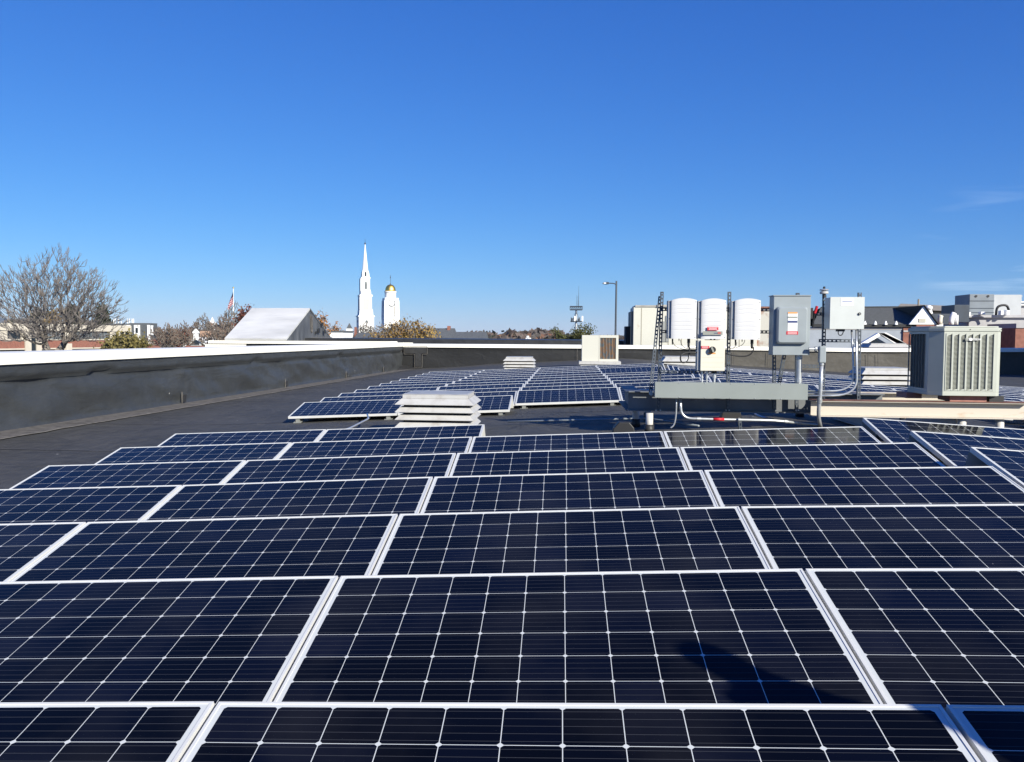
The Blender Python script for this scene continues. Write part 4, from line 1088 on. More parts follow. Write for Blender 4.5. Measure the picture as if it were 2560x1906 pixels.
# wind-shaped conifer boughs showing above the far wall
def boughs(label, base, tips_, Y, seed):
    rng = random.Random(seed); b = at(*base, Y); g0 = Vector((b.x, b.y, 0))
    t = thing('pine_tree', label, 'tree', g0)
    T = MB(); T.tube([g0, b], .22, 6, .12)
    C_ = MB()
    for tx, ty in tips_:
        e = at(tx, ty, Y+rng.uniform(-2,2)); mid = (b+e)/2+Vector((0,0,-.2)); pts = bez(b, mid, mid, e, 8); T.tube(pts, .07, 4, .02)
        for k, p in enumerate(pts[2:]):
            leaf_cloud(C_, [p+Vector((0,0,.12))], .48, 46, .075, rng)
    T.build('trunk', M['bark'], t); C_.build('crown', M['everpale'], t)
boughs('yellowish pine with ragged boughs left of the cream equipment box', (1428,858), [(1470,818),(1452,822),(1478,828),(1440,832),(1425,846),(1462,838),(1446,850),(1415,852),(1475,834)], 88, 51)
boughs('small leaning pine bough left of the cell tower', (1412,866), [(1385,826),(1394,834),(1402,842),(1410,848)], 92, 52)

# ------------------------------------------------------------------ distant woods and hills
def woods():
    rng = random.Random(5)
    mb = MB()
    for k in range(2600):
        px = rng.uniform(-250, 2800); Y = rng.choice([rng.uniform(330, 520), rng.uniform(500, 900), rng.uniform(800,1300)])
        p = at(px, 845, Y); h = rng.uniform(9, 14)*(1+.18*math.sin(px*.011)+.12*math.sin(px*.037+Y*.002))
        if 850 < px < 1260 and Y < 600: h *= .8
        h += max(0, (Y-500))*.0035
        if px < 720 and Y < 600: h += rng.uniform(1.5, 4.5)
        w_ = h*rng.uniform(.35,.55)
        mb.cur = rng.choice([0,0,0,0,1,1,2,3])
        for i in range(26):
            c = Vector((p.x+rng.gauss(0,w_*.45), p.y+rng.gauss(0,w_*.45), h*(.35+.62*math.sqrt(rng.random())*(1-.0))))
            a = Vector((rng.uniform(-1,1),rng.uniform(-.4,.4),rng.uniform(-1,1))).normalized(); b_ = a.cross(Vector((rng.uniform(-1,1),1,rng.uniform(-1,1)))).normalized(); s = h*.09*rng.uniform(.5,1.3)
            mb.quad(c-a*s, c+b_*s*.7, c+a*s, c-b_*s*.7)
    o = mb.build('distant_woods', [leafmat('woods_brown', (.16,.12,.10), (.10,.08,.075), .05), leafmat('woods_grey', (.15,.13,.125), (.10,.09,.09), .05), leafmat('woods_rust', (.19,.10,.06), (.12,.06,.045), .05), leafmat('woods_green', (.06,.065,.04), (.035,.04,.03), .05)])
    tag(o, 'brown leafless woods running along the whole horizon', 'woods', kind='stuff')
    # ridge far to the left
    mb = MB(); prev = None
    for i in range(61):
        px = -500+i*22; D_ = 5200
        y = 797+max(0,(px-40))*.14+1.5*math.sin(px*.05)
        top = at(px, y, D_); bot = Vector((top.x, top.y, 0)); fr = Vector((top.x*.8, top.y*.8, 0)); bk = Vector((top.x*1.2, top.y*1.2, 0))
        if prev: mb.quad(prev[1], fr, top, prev[0]); mb.quad(prev[0], top, bk, prev[2])
        prev = (top, fr, bk)
    tag(mb.build('hills', leafmat('hill_woods_haze', (.10,.11,.14), (.07,.08,.10), .002)), kind='structure')  # the far ridge's haze blue is mixed into its woods colour
woods()

# ------------------------------------------------------------------ buildings, left side
M['stone'] = mat('pale_concrete', (.66,.60,.50), .8, var=.06, vscale=.6)
M['brick'] = mat('red_brick', (.30,.125,.09), .85, var=.15, vscale=2.5)
M['glassd'] = mat('window_glass', (.03,.04,.05), .08)
M['glassm'] = mat('window_blinds', (.16,.18,.19), .3, var=.3, vscale=1.2)
M['slate'] = mat('slate_roof', (.105,.115,.125), .8, var=.2, vscale=5)
M['wpaint'] = mat('white_paint', (.82,.82,.80), .5, var=.02, vscale=.5)
M['shingle'] = mat('shingles', (.10,.105,.10), .9, var=.35, vscale=9)
M['stucco'] = mat('stucco_grey', (.46,.45,.46), .8, var=.05, vscale=2)
M['siding'] = mat('siding_shade_blue', (.34,.38,.44), .7, var=.05, vscale=2)  # white siding, with its blue shade put into the colour
M['tan'] = mat('tan_roof', (.33,.29,.23), .8, var=.12, vscale=1)
M['gold_leaf'] = mat('gold_leaf', (.90,.60,.14), .42, 1.0, var=.06, vscale=2)
def office():
    A = at(-60, 815, 168); B = at(324, 815, 214); A.z = B.z = 0
    d = (B-A); L_ = d.length; d.normalize(); nrm = Vector((d.y, -d.x, 0)); up = Vector((0,0,1))
    def zof(x, y):
        a = at(x, y, 100); dirv = a-Vector((0,0,CZ)); k = (A.x*nrm.x+A.y*nrm.y)/(dirv.x*nrm.x+dirv.y*nrm.y); return CZ+dirv.z*k
    def s_of(x):
        a = at(x, 830, 100); k = (A.x*nrm.x+A.y*nrm.y)/(a.x*nrm.x+a.y*nrm.y); q = Vector((a.x*k, a.y*k, 0)); return (q-A).dot(d)
    t = thing('office_building', 'long low office building with cream fascia, strip windows and red brick bands', 'building', (A+B)/2)
    zt, zb, zw, zs, zg = zof(150,811), zof(150,828), zof(150,848), zof(150,851), zof(150,870)
    def slab(mb, s0, s1, z0, z1, o0, o1): mb.obox(A+d*(s0+s1)/2+up*(z0+z1)/2-nrm*0+nrm*(o0+o1)/2, d*(s1-s0)/2, nrm*(o1-o0)/2, up*(z1-z0)/2)
    b = MB(); slab(b, 0, L_, 0, zt-.6, -22, -.4); b.build('wall', M['brick'], t)
    b = MB(); slab(b, -.3, L_+.3, zb, zt, -22.3, .3); b.build('fascia', M['stone'], t)
    b = MB(); slab(b, 0, L_, zg, zs, -.39, .1); b.build('brick_band', M['brick'], t)
    b = MB(); slab(b, 0, L_, zs+.001, zw, -.39, .25); b.build('sill_band', M['stone'], t)
    segs = [(-60,-5),(18,52),(70,72),(100,155),(174,275),(288,296),(300,310),(313,321)]
    prev = 0
    for xa, xb in segs:
        s0, s1 = max(0, s_of(xa)), min(L_, s_of(xb))
        b = MB(); slab(b, prev, s0, zw+.001, zb-.001, -.38, .05); b.build('pier', M['stone'], t) if s0-prev > .2 else None
        w_ = MB(); slab(w_, s0, s1, zw+.001, zb-.001, -.38, -.25); o = w_.build('window', M['glassm'] if (s1-s0) > 6 else M['glassd'], t)
        n = max(1, int((s1-s0)/2.2)); mu = MB()
        for i in range(n+1):
            s_ = s0+(s1-s0)*i/n; slab(mu, s_-.06, s_+.06, zw+.002, zb-.002, -.249, -.12)
        mu.build('mullions', M['black'], o)
        prev = s1
    b = MB(); s0, s1 = s_of(71), s_of(88); slab(b, s0, s1, 0, zb-1.0, .26, .5); b.lathe((0,0,-50), [(.1,0),(.1,.1)], 4)
    c = A+d*((s0+s1)/2)+nrm*.38; 
    b = MB(); slab(b, s0+.2, s1-.2, 0, zb-1.4, .252, .32)
    b.extr([c+d*((s1-s0)/2-.2)*math.cos(q)+up*(zb-1.4+((s1-s0)/2-.2)*math.sin(q)) for q in [math.pi*k/10 for k in range(11)]], -nrm*.1); b.build('arched_entrance', M['glassd'], t)
    b = MB(); slab(b, s0-1.4, s0+.19, 0, zb-.002, .26, .6); slab(b, s1-.19, s1+1.2, 0, zb-.002, .26, .6); b.build('entrance_piers', M['stone'], t)
    for xa, xb in [(2,8),(12,20),(24,42),(50,66),(150,158),(175,212)]:
        w_ = MB(); slab(w_, s_of(xa), s_of(xb), zg-3, zg-.35, -.38, -.2); w_.build('window', M['glassd'], t)
    b = MB(); slab(b, 0, L_, zg-.3, zg-.001, -.39, .2); b.build('sill_band', M['stone'], t)
    b = MB(); slab(b, s_of(158), s_of(172), zg-2.5, zg+1.0, .21, .9); b.build('porch_block', M['stone'], t)
    b = MB(); slab(b, 0, L_, zt-.0, zt+.12, -21, -1); b.build('roof', M['slate'], t)
office()
def mansard():
    Y = 228; a = at(323, 808, Y); c = at(382, 850, Y)
    t = thing('mansard_building', 'small building with grey slate mansard and white pilasters at the office end', 'building', ((a.x+c.x)/2, Y+8, 0))
    b = MB(); b.box(a.x, c.x, Y+.3, Y+5, 0, c.z); b.build('wall', M['brick'], t)
    b = MB(); b.box(a.x, c.x-1.2, Y, Y+5.2, c.z-.6, a.z); b.build('mansard_roof', M['slate'], t)
    for xa, xb, ya, yb in [(310,325,813,850),(335,349,813,858),(368,374,813,852),(377,382,814,838)]:
        p = at(xa, ya, Y-.4); q = at(xb, yb, Y-.4); k = MB(); k.box(p.x, q.x, Y-.5, Y-.01, q.z, p.z); k.build('pilaster', M['wpaint'], t)
        if xb-xa > 8:
            w_ = MB(); xm = (xa+xb)/2; p = at(xm-3, 820, Y-.5); q = at(xm+3, 833, Y-.5); w_.box(p.x, q.x, Y-.56, Y-.505, q.z, p.z); w_.build('window', M['glassd'], t)
    for xa in (284,288,296,303,319,324,330,334):
        k = MB(); p = at(xa, 797 if xa != 303 else 803, Y+4); k.tube([(p.x, Y+4, a.z-2), p], .12, 6); k.build('vent_pipe', M['wpaint'], t)
    b = MB(); p = at(284, 810, Y+2); b.box(p.x-2, a.x-.01, Y+2, Y+10, 0, a.z-.1); b.build('roof', M['slate'], t)
    b = MB(); b.box(a.x, c.x, Y-.6, Y+.29, c.z-1.0, c.z-.61); b.build('cornice', M['wpaint'], t)
mansard()
def brick_gable():
    Y = 160; 
    t = thing('brick_gable_house', 'red brick gabled house with arched window and white cupola beyond the parapet', 'house', at(492, 870, Y)*1)
    t.location.z = 0
    l = at(462, 868, Y); r_ = at(524, 868, Y); ap = at(490, 848, Y)
    b = MB(); b.extr([(l.x,Y,0),(r_.x,Y,0),(r_.x,Y,l.z),(ap.x,Y,ap.z),(l.x,Y,l.z)], (0,9,0)); b.build('wall', M['brick'], t)
    b = MB()
    for e in (l, r_):
        dd = (Vector((ap.x,0,ap.z))-Vector((e.x,0,e.z))); n = Vector((-dd.z,0,dd.x)).normalized()
        if n.z < 0: n = -n
        p0 = Vector((e.x,Y-.4,e.z))-dd.normalized()*.4
        b.extr([p0, p0+dd+dd.normalized()*.4, p0+dd+dd.normalized()*.4+n*.38, p0+n*.38], (0,9.6,0))
    b.build('roof_trim', M['wpaint'], t)
    b = MB(); c = at(489, 864, Y); b.extr([(c.x+1.25*math.cos(q),Y-.1,c.z+1.25*math.sin(q)) for q in [math.pi*k/10 for k in range(11)]], (0,.09,0)); o = b.build('arched_window', M['wpaint'], t)
    b = MB(); b.extr([(c.x+.85*math.cos(q),Y-.16,c.z+.1+.85*math.sin(q)) for q in [math.pi*k/10 for k in range(11)]], (0,.05,0)); b.build('pane', M['glassd'], o)
    b = MB(); p = at(486, 830, Y+2); q = at(495, 848, Y+2); b.box(p.x, q.x, Y+1.5, Y+2.3, q.z-.5, p.z-.3); b.box(p.x-.15, q.x+.15, Y+1.4, Y+2.4, p.z-.29, p.z); b.frustum(((p.x+q.x)/2, Y+1.9), .45, .45, p.z+.001, .05, .05, p.z+.6); b.build('cupola', M['wpaint'], t)
    b = MB(); p = at(500, 828, Y+5); q = at(514, 850, Y+5); b.box(p.x, q.x, Y+5, Y+8, q.z-1, p.z); b.build('chimney', mat('tan_brick', (.50,.32,.22), .8), t)
brick_gable()
def little_steeple():
    Y = 420; t = thing('church_steeple', 'tiny white church steeple far away among bare trees at left', 'steeple', at(531, 850, Y)); t.location.z = 0
    p = at(531, 793, Y); q = at(531, 806, Y); x = p.x
    b = MB(); b.frustum((x, Y), .9, .9, q.z, .05, .05, p.z); b.build('spire', M['wpaint'], t)
    b = MB(); b.box(x-1.2, x+1.2, Y-1.2, Y+1.2, 3, q.z-.001); b.box(x-1.5, x+1.5, Y-1.5, Y+1.5, q.z-2.6, q.z-2.3); b.build('tower', M['wpaint'], t)
    b = MB(); b.box(x-6, x+2, Y+1.3, Y+12, 0, 9); b.build('nave', M['slate'], t)
little_steeple()
def flag():
    Y = 215; b0 = at(583, 850, Y); p = at(583.3, 722, Y)
    t = thing('flagpole', 'tall flagpole rising above the bare tree left of the pitched roof', 'flagpole', (b0.x, Y, 0))
    b = MB(); b.tube([(b0.x, Y, 0), (p.x, Y, p.z)], .16, 8, .08); b.build('pole', M['wpaint'], t)
    b = MB(); b.lathe((p.x, Y, p.z), [(.02,0),(.22,.15),(.22,.3),(.02,.45)], 10); b.build('finial', M['gold_leaf'], t)
    # limp flag hanging in folds: canton above, stripes below
    fl = thing('flag', 'limp red and white striped flag with dark blue canton hanging from the flagpole', 'flag', (p.x, Y, p.z))
    A_ = [(582.5,730,583),(580,738,583.2),(577,746,583.2),(573.5,754,583.2),(571,762,582.5),(569.5,768,577),(570,776,573)]
    red, wht, blu = mat('flag_red', (.45,.03,.06), .8), mat('flag_white', (.75,.72,.75), .8), mat('flag_blue', (.03,.04,.12), .8)
    R_, W_, B_ = MB(), MB(), MB()
    def row(y):
        for (a, ya, b_), (c, yc, d_) in zip(A_, A_[1:]):
            if ya <= y <= yc: k = (y-ya)/(yc-ya); return a+(c-a)*k, b_+(d_-b_)*k
        return A_[-1][0], A_[-1][2]
    ny, nx = 46, 8
    for j in range(ny):
        y0, y1 = 730+j, 731+j
        for i in range(nx):
            def P(f_, y):
                a, b_ = row(y); x = a+(b_-a)*f_; return at(x, y, Y-.25+.25*math.sin(f_*9+y*.12))
            q = [P(i/nx, y0), P((i+1)/nx, y0), P((i+1)/nx, y1), P(i/nx, y1)]
            s_ = (y0-730)+i*.9
            tgt = B_ if (y0 < 746 and i < 6-(y0-738)*.5) else (R_ if int(s_/3) % 2 else W_)
            tgt.quad(*q)
    R_.build('red_stripes', red, fl); W_.build('white_stripes', wht, fl); B_.build('canton', blu, fl)
flag()
def pitched():
    E0, E1 = at(562, 851, 50), at(716, 853, 50); z = E0.z; E0 = Vector((E0.x,50,z)); E1 = Vector((E1.x,50,z))
    Rz = at(700, 775, 56).z; R0 = Vector((at(630,775,56).x, 56, Rz)); R1 = Vector((at(775,775,56).x, 56, Rz)); R0.x = min(R0.x, R1.x-.1)
    F0 = Vector((R0.x-.2, 62, z)); F1 = Vector((R1.x-.2, 62, z))
    t = thing('pitched_roof_house', 'roof of a neighbouring house: pale grey slope facing us, dark grey gable on its right', 'roof', ((E0.x+E1.x)/2, 56, z))
    n = (R0-E0).cross(E1-E0).normalized()
    if n.z < 0: n = -n
    b = MB(); b.extr([E0, E1, R1, R0], n*.12); b.build('front_slope', mat('pale_membrane', (.79,.79,.76), .6, col2=(.60,.60,.58), vscale=.55, lo=.4, hi=.7, bump=.06, bscale=1.2, stretch=(.6,1,1.8)), t)
    b = MB(); b.extr([F1, F0, R0, R1], n*.0+Vector((0,.08,.1))); b.build('back_slope', M['slate'], t)
    b = MB(); b.poly([E1+Vector((-.02,.1,-2)), F1+Vector((-.02,0,-2)), F1+Vector((-.02,0,0)), R1+Vector((-.02,0,-.03)), E1+Vector((-.02,.1,0))]); b.poly([E0+Vector((.02,.1,-2)), E0+Vector((.02,.1,0)), R0+Vector((.02,0,-.03)), F0+Vector((.02,0,0)), F0+Vector((.02,0,-2))]); b.build('gable', mat('gable_membrane', (.12,.125,.13), .55, var=.35, vscale=1.4, bump=.05, bscale=2, stretch=(1,1,.4)), t)
    b = MB(); g = R1+Vector((.03,.05,-.3)); b.tube([g, g+Vector((0,.1,-1.1)), g+Vector((0,.25,-1.2)), g+Vector((0,.4,-1.0)), g+Vector((0,.3,-.1))], .035, 5); b.build('gable_trim', M['dust'], t)
    b = MB()
    for yy, zz, s_ in ((58.8,-.9,.12),(58,-1.35,.16),(57.3,-1.5,.1),(59.4,-1.4,.14)): b.box(R1.x+.0, R1.x+.06, yy-s_, yy+s_, R1.z+zz-s_, R1.z+zz+s_)
    b.build('gable_vents', M['patch'], t)
    t = thing('low_parapet', 'cream coping of the neighbouring roof, below the pitched grey roof', 'parapet', ((E0.x)/1, 49, z))
    a = at(524, 851.5, 49); c = at(566, 853.5, 49)
    e = Vector((-9.7, 49, a.z-.02))
    b = MB(); b.box(a.x, e.x, 48.8, 49.2, a.z-.17, a.z); b.build('coping', M['cap'], t)
    b = MB(); b.box(a.x+.1, e.x-.05, 48.95, 49.15, a.z-3, a.z-.171); b.build('wall', M['patch'], t)
    b = MB(); b.box(a.x-.02, a.x+2.3, 48.4, 48.79, a.z-.42, a.z-.22); b.build('lower_coping', M['cap'], t)
    b = MB(); b.box(a.x, E1.x, 49.21, 62, z-4, z-.05); b.build('roof', M['patch'], t)
    b = MB(); p = at(946, 856.5, 50.4); q = at(1032, 860, 50.4)
    b.box(p.x, q.x, 50.3, 50.5, q.z-.2, p.z); tag(b.build('coping_board', M['cap']), 'short white board lying behind the corner of the copings', 'board')
pitched()

# ------------------------------------------------------------------ flat black roof beyond the far wall
def beyond():
    t = thing('flat_roof_building', 'neighbouring building with flat black roof beyond the far wall', 'building', (0, 62, 0))
    b = MB(); x0 = -16.9; x1 = 13
    z1 = CZ-.07
    b.add([(x0,54.5,CZ-3),(x1,54.5,CZ-3),(x1,80,CZ-3),(x0,80,CZ-3),(x0,54.5,z1-.02),(x1,54.5,z1-.14),(x1,80,z1-.1),(x0,80,z1)],
          [(0,3,2,1),(4,5,6,7),(0,1,5,4),(1,2,6,5),(2,3,7,6),(3,0,4,7)]); b.build('parapet', mat('black_membrane_far', (.028,.029,.032), .5, var=.25, vscale=1.5, bump=.03, bscale=2), t)
    b = MB(); b.box(x0+.2, x1-.2, 54.7, 79.8, 0, CZ-3.001); b.build('wall', M['brick'], t)
    b = MB(); p = at(770, 843, 56); q = at(740, 853, 52.5); b.poly([q, Vector((x0+.4, 55, z1-.35)), Vector((x0+1.6, 56, z1+.04)), Vector((x0-.3,56.5,z1+.04))]); b.build('sloped_flashing', mat('flashing_grey', (.14,.14,.14), .7), t)
    b = MB(); b.box(-9.0, 31, 50.2, 54.49, CZ-3, CZ-1.05); b.build('lower_roof', M['patch'], t)
beyond()

# ------------------------------------------------------------------ steeple and clock tower
def rotbox(mb, c, a, hx, hy, z0, z1):
    ca, sa = math.cos(a), math.sin(a)
    mb.obox((c.x, c.y, (z0+z1)/2), (hx*ca, hx*sa, 0), (-hy*sa, hy*ca, 0), (0,0,(z1-z0)/2))
def rotfr(mb, c, a, h0, z0, h1, z1, n=4, off=None):
    P = []
    o_ = math.pi/4 if n == 4 else math.pi/n
    k0 = h0/math.cos(math.pi/n); k1 = h1/math.cos(math.pi/n)
    for k, z in ((k0,z0),(k1,z1)):
        for i in range(n):
            q = a+o_+2*math.pi*i/n; P.append((c.x+k*math.cos(q), c.y+k*math.sin(q), z))
    mb.add(P, [tuple(range(n))[::-1], tuple(range(n,2*n))]+[(i,(i+1)%n,n+(i+1)%n,n+i) for i in range(n)])
TA = R(23)
M['unitgrey0'] = mat('clock_rim_grey', (.12,.13,.15), .5)
def steeple():
    Y = 300; c = at(913, 830, Y); c.z = 0; z = lambda y: at(913, y, Y).z; K = 302/2183.   # metres per pixel
    wd = lambda px: px*K/2/(math.cos(TA-R(13))+math.sin(TA-R(13)))*1.0
    t = thing('church_steeple', 'tall pointed white church steeple in two square stages', 'steeple', (c.x, Y, 0))
    b = MB(); rotfr(b, c, TA, wd(44), 0, wd(44), z(793)); b.build('tower', M['wpaint'], t)
    b = MB(); rotfr(b, c, TA, wd(48), z(793)+.01, wd(48), z(790)); rotfr(b, c, TA, wd(46), z(790)+.01, wd(40), z(788)); b.build('cornice', M['wpaint'], t)
    b = MB(); rotfr(b, c, TA, wd(34), z(788), wd(33), z(742)); b.build('belfry_stage', M['wpaint'], t)
    b = MB(); rotfr(b, c, TA, wd(38), z(742)+.01, wd(38), z(738)); b.build('cornice', M['wpaint'], t)
    b = MB(); rotfr(b, c, TA, wd(25), z(738)+.01, wd(23), z(695)); b.build('lantern_stage', M['wpaint'], t)
    b = MB(); rotfr(b, c, TA, wd(27), z(697), wd(27), z(694.5)); b.build('cornice', M['wpaint'], t)
    b = MB(); rotfr(b, c, TA, wd(19), z(694.5)+.01, wd(18), z(678)); b.build('lantern_stage', M['wpaint'], t)
    b = MB(); rotfr(b, c, TA, wd(17), z(680), wd(1.6), z(611), 8); b.build('spire', M['wpaint'], t)
    b = MB(); b.lathe((c.x, Y, z(612)), [(.05,0),(.30,.25),(.30,.5),(.05,.8)], 10); b.tube([(c.x,Y,z(609)),(c.x,Y,z(598))], .06, 5); b.build('finial', M['strut'], t)
    ca, sa = math.cos(TA), math.sin(TA); fn = Vector((sa, -ca, 0)); fx = Vector((ca, sa, 0)); ln = Vector((-ca,-sa,0)); lx = Vector((sa,-ca,0))
    # pinnacles and corner pilasters
    for h, za, zb, r_ in ((wd(40), 790, 771, .5), (wd(30), 738, 724, .4), (wd(21.5), 695, 680, .3)):
        for sx in (-1,1):
            for sy in (-1,1):
                p = c+fx*(h-r_)*sx+fn*(h-r_)*sy; b = MB(); rotfr(b, p, TA, r_, z(za)+.01, r_*.8, z((za+zb*2)/3)); rotfr(b, p, TA, r_*.8, z((za+zb*2)/3)+.001, .03, z(zb)); b.build('pinnacle', M['wpaint'], t)
    for nrm_, hx_ in ((fn, fx), (ln, lx)):
        f = wd(33.4)
        b = MB()
        for s_ in (-1,1): b.obox(c+nrm_*(f+.12)+hx_*s_*(f-.5)+Vector((0,0,(z(788)+z(742))/2)), hx_*.45, nrm_*.12, Vector((0,0,(z(742)-z(788))/2-.01)))
        b.obox(c+nrm_*(f+.1)+Vector((0,0,z(746))), hx_*(f-.96), nrm_*.1, Vector((0,0,.35))); b.build('pilasters', M['wpaint'], t)
        b = MB(); b.obox(c+nrm_*(f+.05)+Vector((0,0,z(762))), hx_*.9, nrm_*.08, Vector((0,0,1.9))); b.build('louvre_panel', mat('louvre_pale', (.60,.56,.54), .7), t)
        g = wd(24)
        b = MB(); b.obox(c+nrm_*(g+.06)+Vector((0,0,z(716))), hx_*.42, nrm_*.05, Vector((0,0,1.1))); b.extr([c+nrm_*(g+.11)+hx_*.42*math.cos(q)+Vector((0,0,z(716)+1.1+.42*math.sin(q))) for q in [math.pi*k/8 for k in range(9)]], -nrm_*.1); b.build('arched_opening', M['glassm'], t)
        b = MB()
        for s_ in (-1,1): b.obox(c+nrm_*(g+.2)+hx_*s_*(g-.35)+Vector((0,0,(z(738)+z(697))/2)), hx_*.28, nrm_*.2, Vector((0,0,(z(697)-z(738))/2-.02)))
        b.build('columns', M['wpaint'], t)
        g = wd(18.6)
        b = MB(); b.obox(c+nrm_*(g+.03)+Vector((0,0,z(686.5))), hx_*.3, nrm_*.04, Vector((0,0,.8))); b.build('opening', M['glassd'], t)
        h = wd(44); p = c+nrm_*h+Vector((0,0,z(804)))
        b = MB(); b.tube([p, p+nrm_*.12], .42, 14); b.build('round_window', M['glassm'], t)
steeple()
def clock_tower():
    Y = 330; c = at(976, 830, Y); c.z = 0; z = lambda y: at(976, y, Y).z; K = 332/2183.
    wd = lambda px: px*K/2/(math.cos(TA-R(11))+math.sin(TA-R(11)))
    t = thing('clock_tower', 'white clock tower with gilded dome, right of the tall steeple', 'clock tower', (c.x, Y, 0))
    ca, sa = math.cos(TA), math.sin(TA); fn = Vector((sa, -ca, 0)); fx = Vector((ca, sa, 0)); ln = Vector((-ca,-sa,0)); lx = Vector((sa,-ca,0))
    b = MB(); rotfr(b, c, TA, wd(48), 0, wd(45), z(800)); b.build('base_stage', M['wpaint'], t)
    b = MB(); rotfr(b, c, TA, wd(46), z(800)+.01, wd(46), z(797)); b.build('cornice', M['wpaint'], t)
    b = MB(); rotfr(b, c, TA, wd(36), z(797)+.01, wd(34), z(752)); b.build('clock_stage', M['wpaint'], t)
    for s1 in (-1,1):
        for s2 in (-1,1):
            p = c+fx*wd(33)*s1+fn*wd(33)*s2; b = MB(); rotfr(b, p, TA, .85, z(797)+.02, .72, z(752)); b.build('corner_pier', M['wpaint'], t)
    b = MB(); rotfr(b, c, TA, wd(41), z(752)+.01, wd(41), z(746)); b.build('cornice', M['wpaint'], t)
    b = MB(); b.lathe((c.x, Y, z(746)), [(2.15,0),(2.15,z(732)-z(746)),(2.35,z(732)-z(746)+.02),(2.35,z(729)-z(746))], 24); b.build('drum', M['wpaint'], t, smooth=False)
    r_ = 13*K; zb = z(729); hh = (z(712)-z(729))
    b = MB(); b.lathe((c.x, Y, zb+.01), [(r_*math.cos(q)**.8+.05, hh*math.sin(q)) for q in [math.pi/2*k/12 for k in range(13)]], 28); b.build('dome', M['gold_leaf'], t, smooth=True)
    b = MB(); b.lathe((c.x, Y, z(713)), [(.35,0),(.2,.4),(.08,.7)], 10); b.tube([(c.x,Y,z(712)),(c.x,Y,z(688))], .07, 5); b.lathe((c.x, Y, z(696)), [(.05,0),(.25,.3),(.05,.7)], 8); b.build('weather_vane', M['strut'], t)
    for nrm_, hx_ in ((fn, fx), (ln, lx)):
        g = wd(34.6); p = c+nrm_*(g+.02)+Vector((0,0,z(758.5)))
        b = MB(); b.tube([p-nrm_*.3, p+nrm_*.22], 1.38, 24); k = b.build('clock_rim', M['unitgrey0'], t)
        b = MB(); b.tube([p+nrm_*.221, p+nrm_*.26], 1.08, 24); f = b.build('clock_face', M['wpaint'], t)
        b = MB()
        for i in range(12):
            q = i*math.pi/6; v = hx_*math.cos(q)+Vector((0,0,1))*math.sin(q); b.obox(p+nrm_*.275+v*.93, v*.09, nrm_*.01, v.cross(nrm_)*.04)
        b.obox(p+nrm_*.285+Vector((0,0,.26))+hx_*.05, Vector((0,0,.34))+hx_*.07, nrm_*.01, hx_*.05); b.obox(p+nrm_*.29-hx_*.2+Vector((0,0,-.05)), hx_*.26+Vector((0,0,.08)), nrm_*.01, Vector((0,0,.05)))
        b.build('clock_hands', M['ink'], f)
        b = MB()
        pts = [p+hx_*1.5*math.cos(q)+Vector((0,0,1.5*math.sin(q))) for q in [math.pi*k/12 for k in range(13)]]
        b.tube([v+nrm_*.2 for v in pts], .16, 5); b.build('clock_arch', M['wpaint'], t)
        b = MB(); 
        for s_ in (-1,1): b.obox(c+nrm_*(g+.05)+hx_*s_*wd(18)+Vector((0,0,z(780))), hx_*.12, nrm_*.06, Vector((0,0,1.9)))
        b.build('panel_trim', M['stone'], t)
clock_tower()
def roof_house(label, x0, x1, yt, yb, Y, chim=None, m_='slate', inset=8):
    a = at(x0, yb, Y); c = at(x1, yb, Y); tp = at(x0, yt, Y+6)
    t = thing('house', label, 'house', ((a.x+c.x)/2, Y+6, 0))
    b = MB(); b.box(a.x+.3, c.x-.3, Y+.4, Y+11.6, 0, a.z); b.build('wall', M['brick'], t)
    k = inset*Y/2183
    b = MB(); z0 = a.z-1.6
    b.add([(a.x,Y,z0),(c.x,Y,z0),(c.x,Y+12,z0),(a.x,Y+12,z0),(a.x+.5,Y+6,tp.z),(c.x-k,Y+6,tp.z)], [(0,1,5,4),(1,2,5),(2,3,4,5),(3,0,4)]); b.build('roof', M[m_], t)
    if chim:
        b = MB(); p = at(chim[0], chim[2], Y+6); q = at(chim[1], chim[3], Y+6); b.box(p.x, q.x, Y+5.5, Y+6.5, q.z-.6, p.z); b.build('chimney', M['brick'], t)
roof_house('dark slate roof with a brick chimney at its right end, behind the golden tree', 935, 1132, 820.5, 850, 128, (1119,1126,815.5,822))
roof_house('lower dark slate roof running right of the chimney roof', 1118, 1214, 830, 850, 122)
roof_house('dark slate roof below the base of the white steeple', 858, 945, 832, 849, 112, (888,890,818,834))
def white_house(label, x0, x1, y0, y1, Y):
    a = at(x0, y0, Y); c = at(x1, y1, Y)
    t = thing('house', label, 'house', ((a.x+c.x)/2, Y, 0))
    b = MB(); b.box(a.x, c.x, Y, Y+9, 0, a.z); b.build('wall', M['wpaint'], t)
    for f_ in (.08,.3,.55,.78):
        b = MB(); x = a.x+(c.x-a.x)*f_; b.box(x, x+(c.x-a.x)*.13, Y-.08, Y-.01, c.z, a.z-.7); b.build('window' if f_ != .78 else 'door', M['glassd'] if f_ < .5 else M['brick'], t)
    b = MB(); b.box(a.x-.2, c.x+.2, Y-.2, Y+9.2, a.z+.001, a.z+.3); b.build('roof', M['slate'], t)
white_house('low white house with brick-red patches right of the orange leaved tree', 816, 858, 830.5, 838, 190)
def spirelet():
    Y = 330; p = at(873.5, 808, Y); q = at(873.5, 822, Y); t = thing('steeple', 'tiny dark spire left of the tall white steeple', 'steeple', (p.x, Y, 0))
    b = MB(); b.frustum((p.x, Y), 1.0, 1.0, q.z, .03, .03, p.z); b.build('spire', M['slate'], t)
    b = MB(); b.box(p.x-1.0, p.x+1.0, Y-1, Y+1, 0, q.z-.001); b.build('tower', M['wpaint'], t)
spirelet()
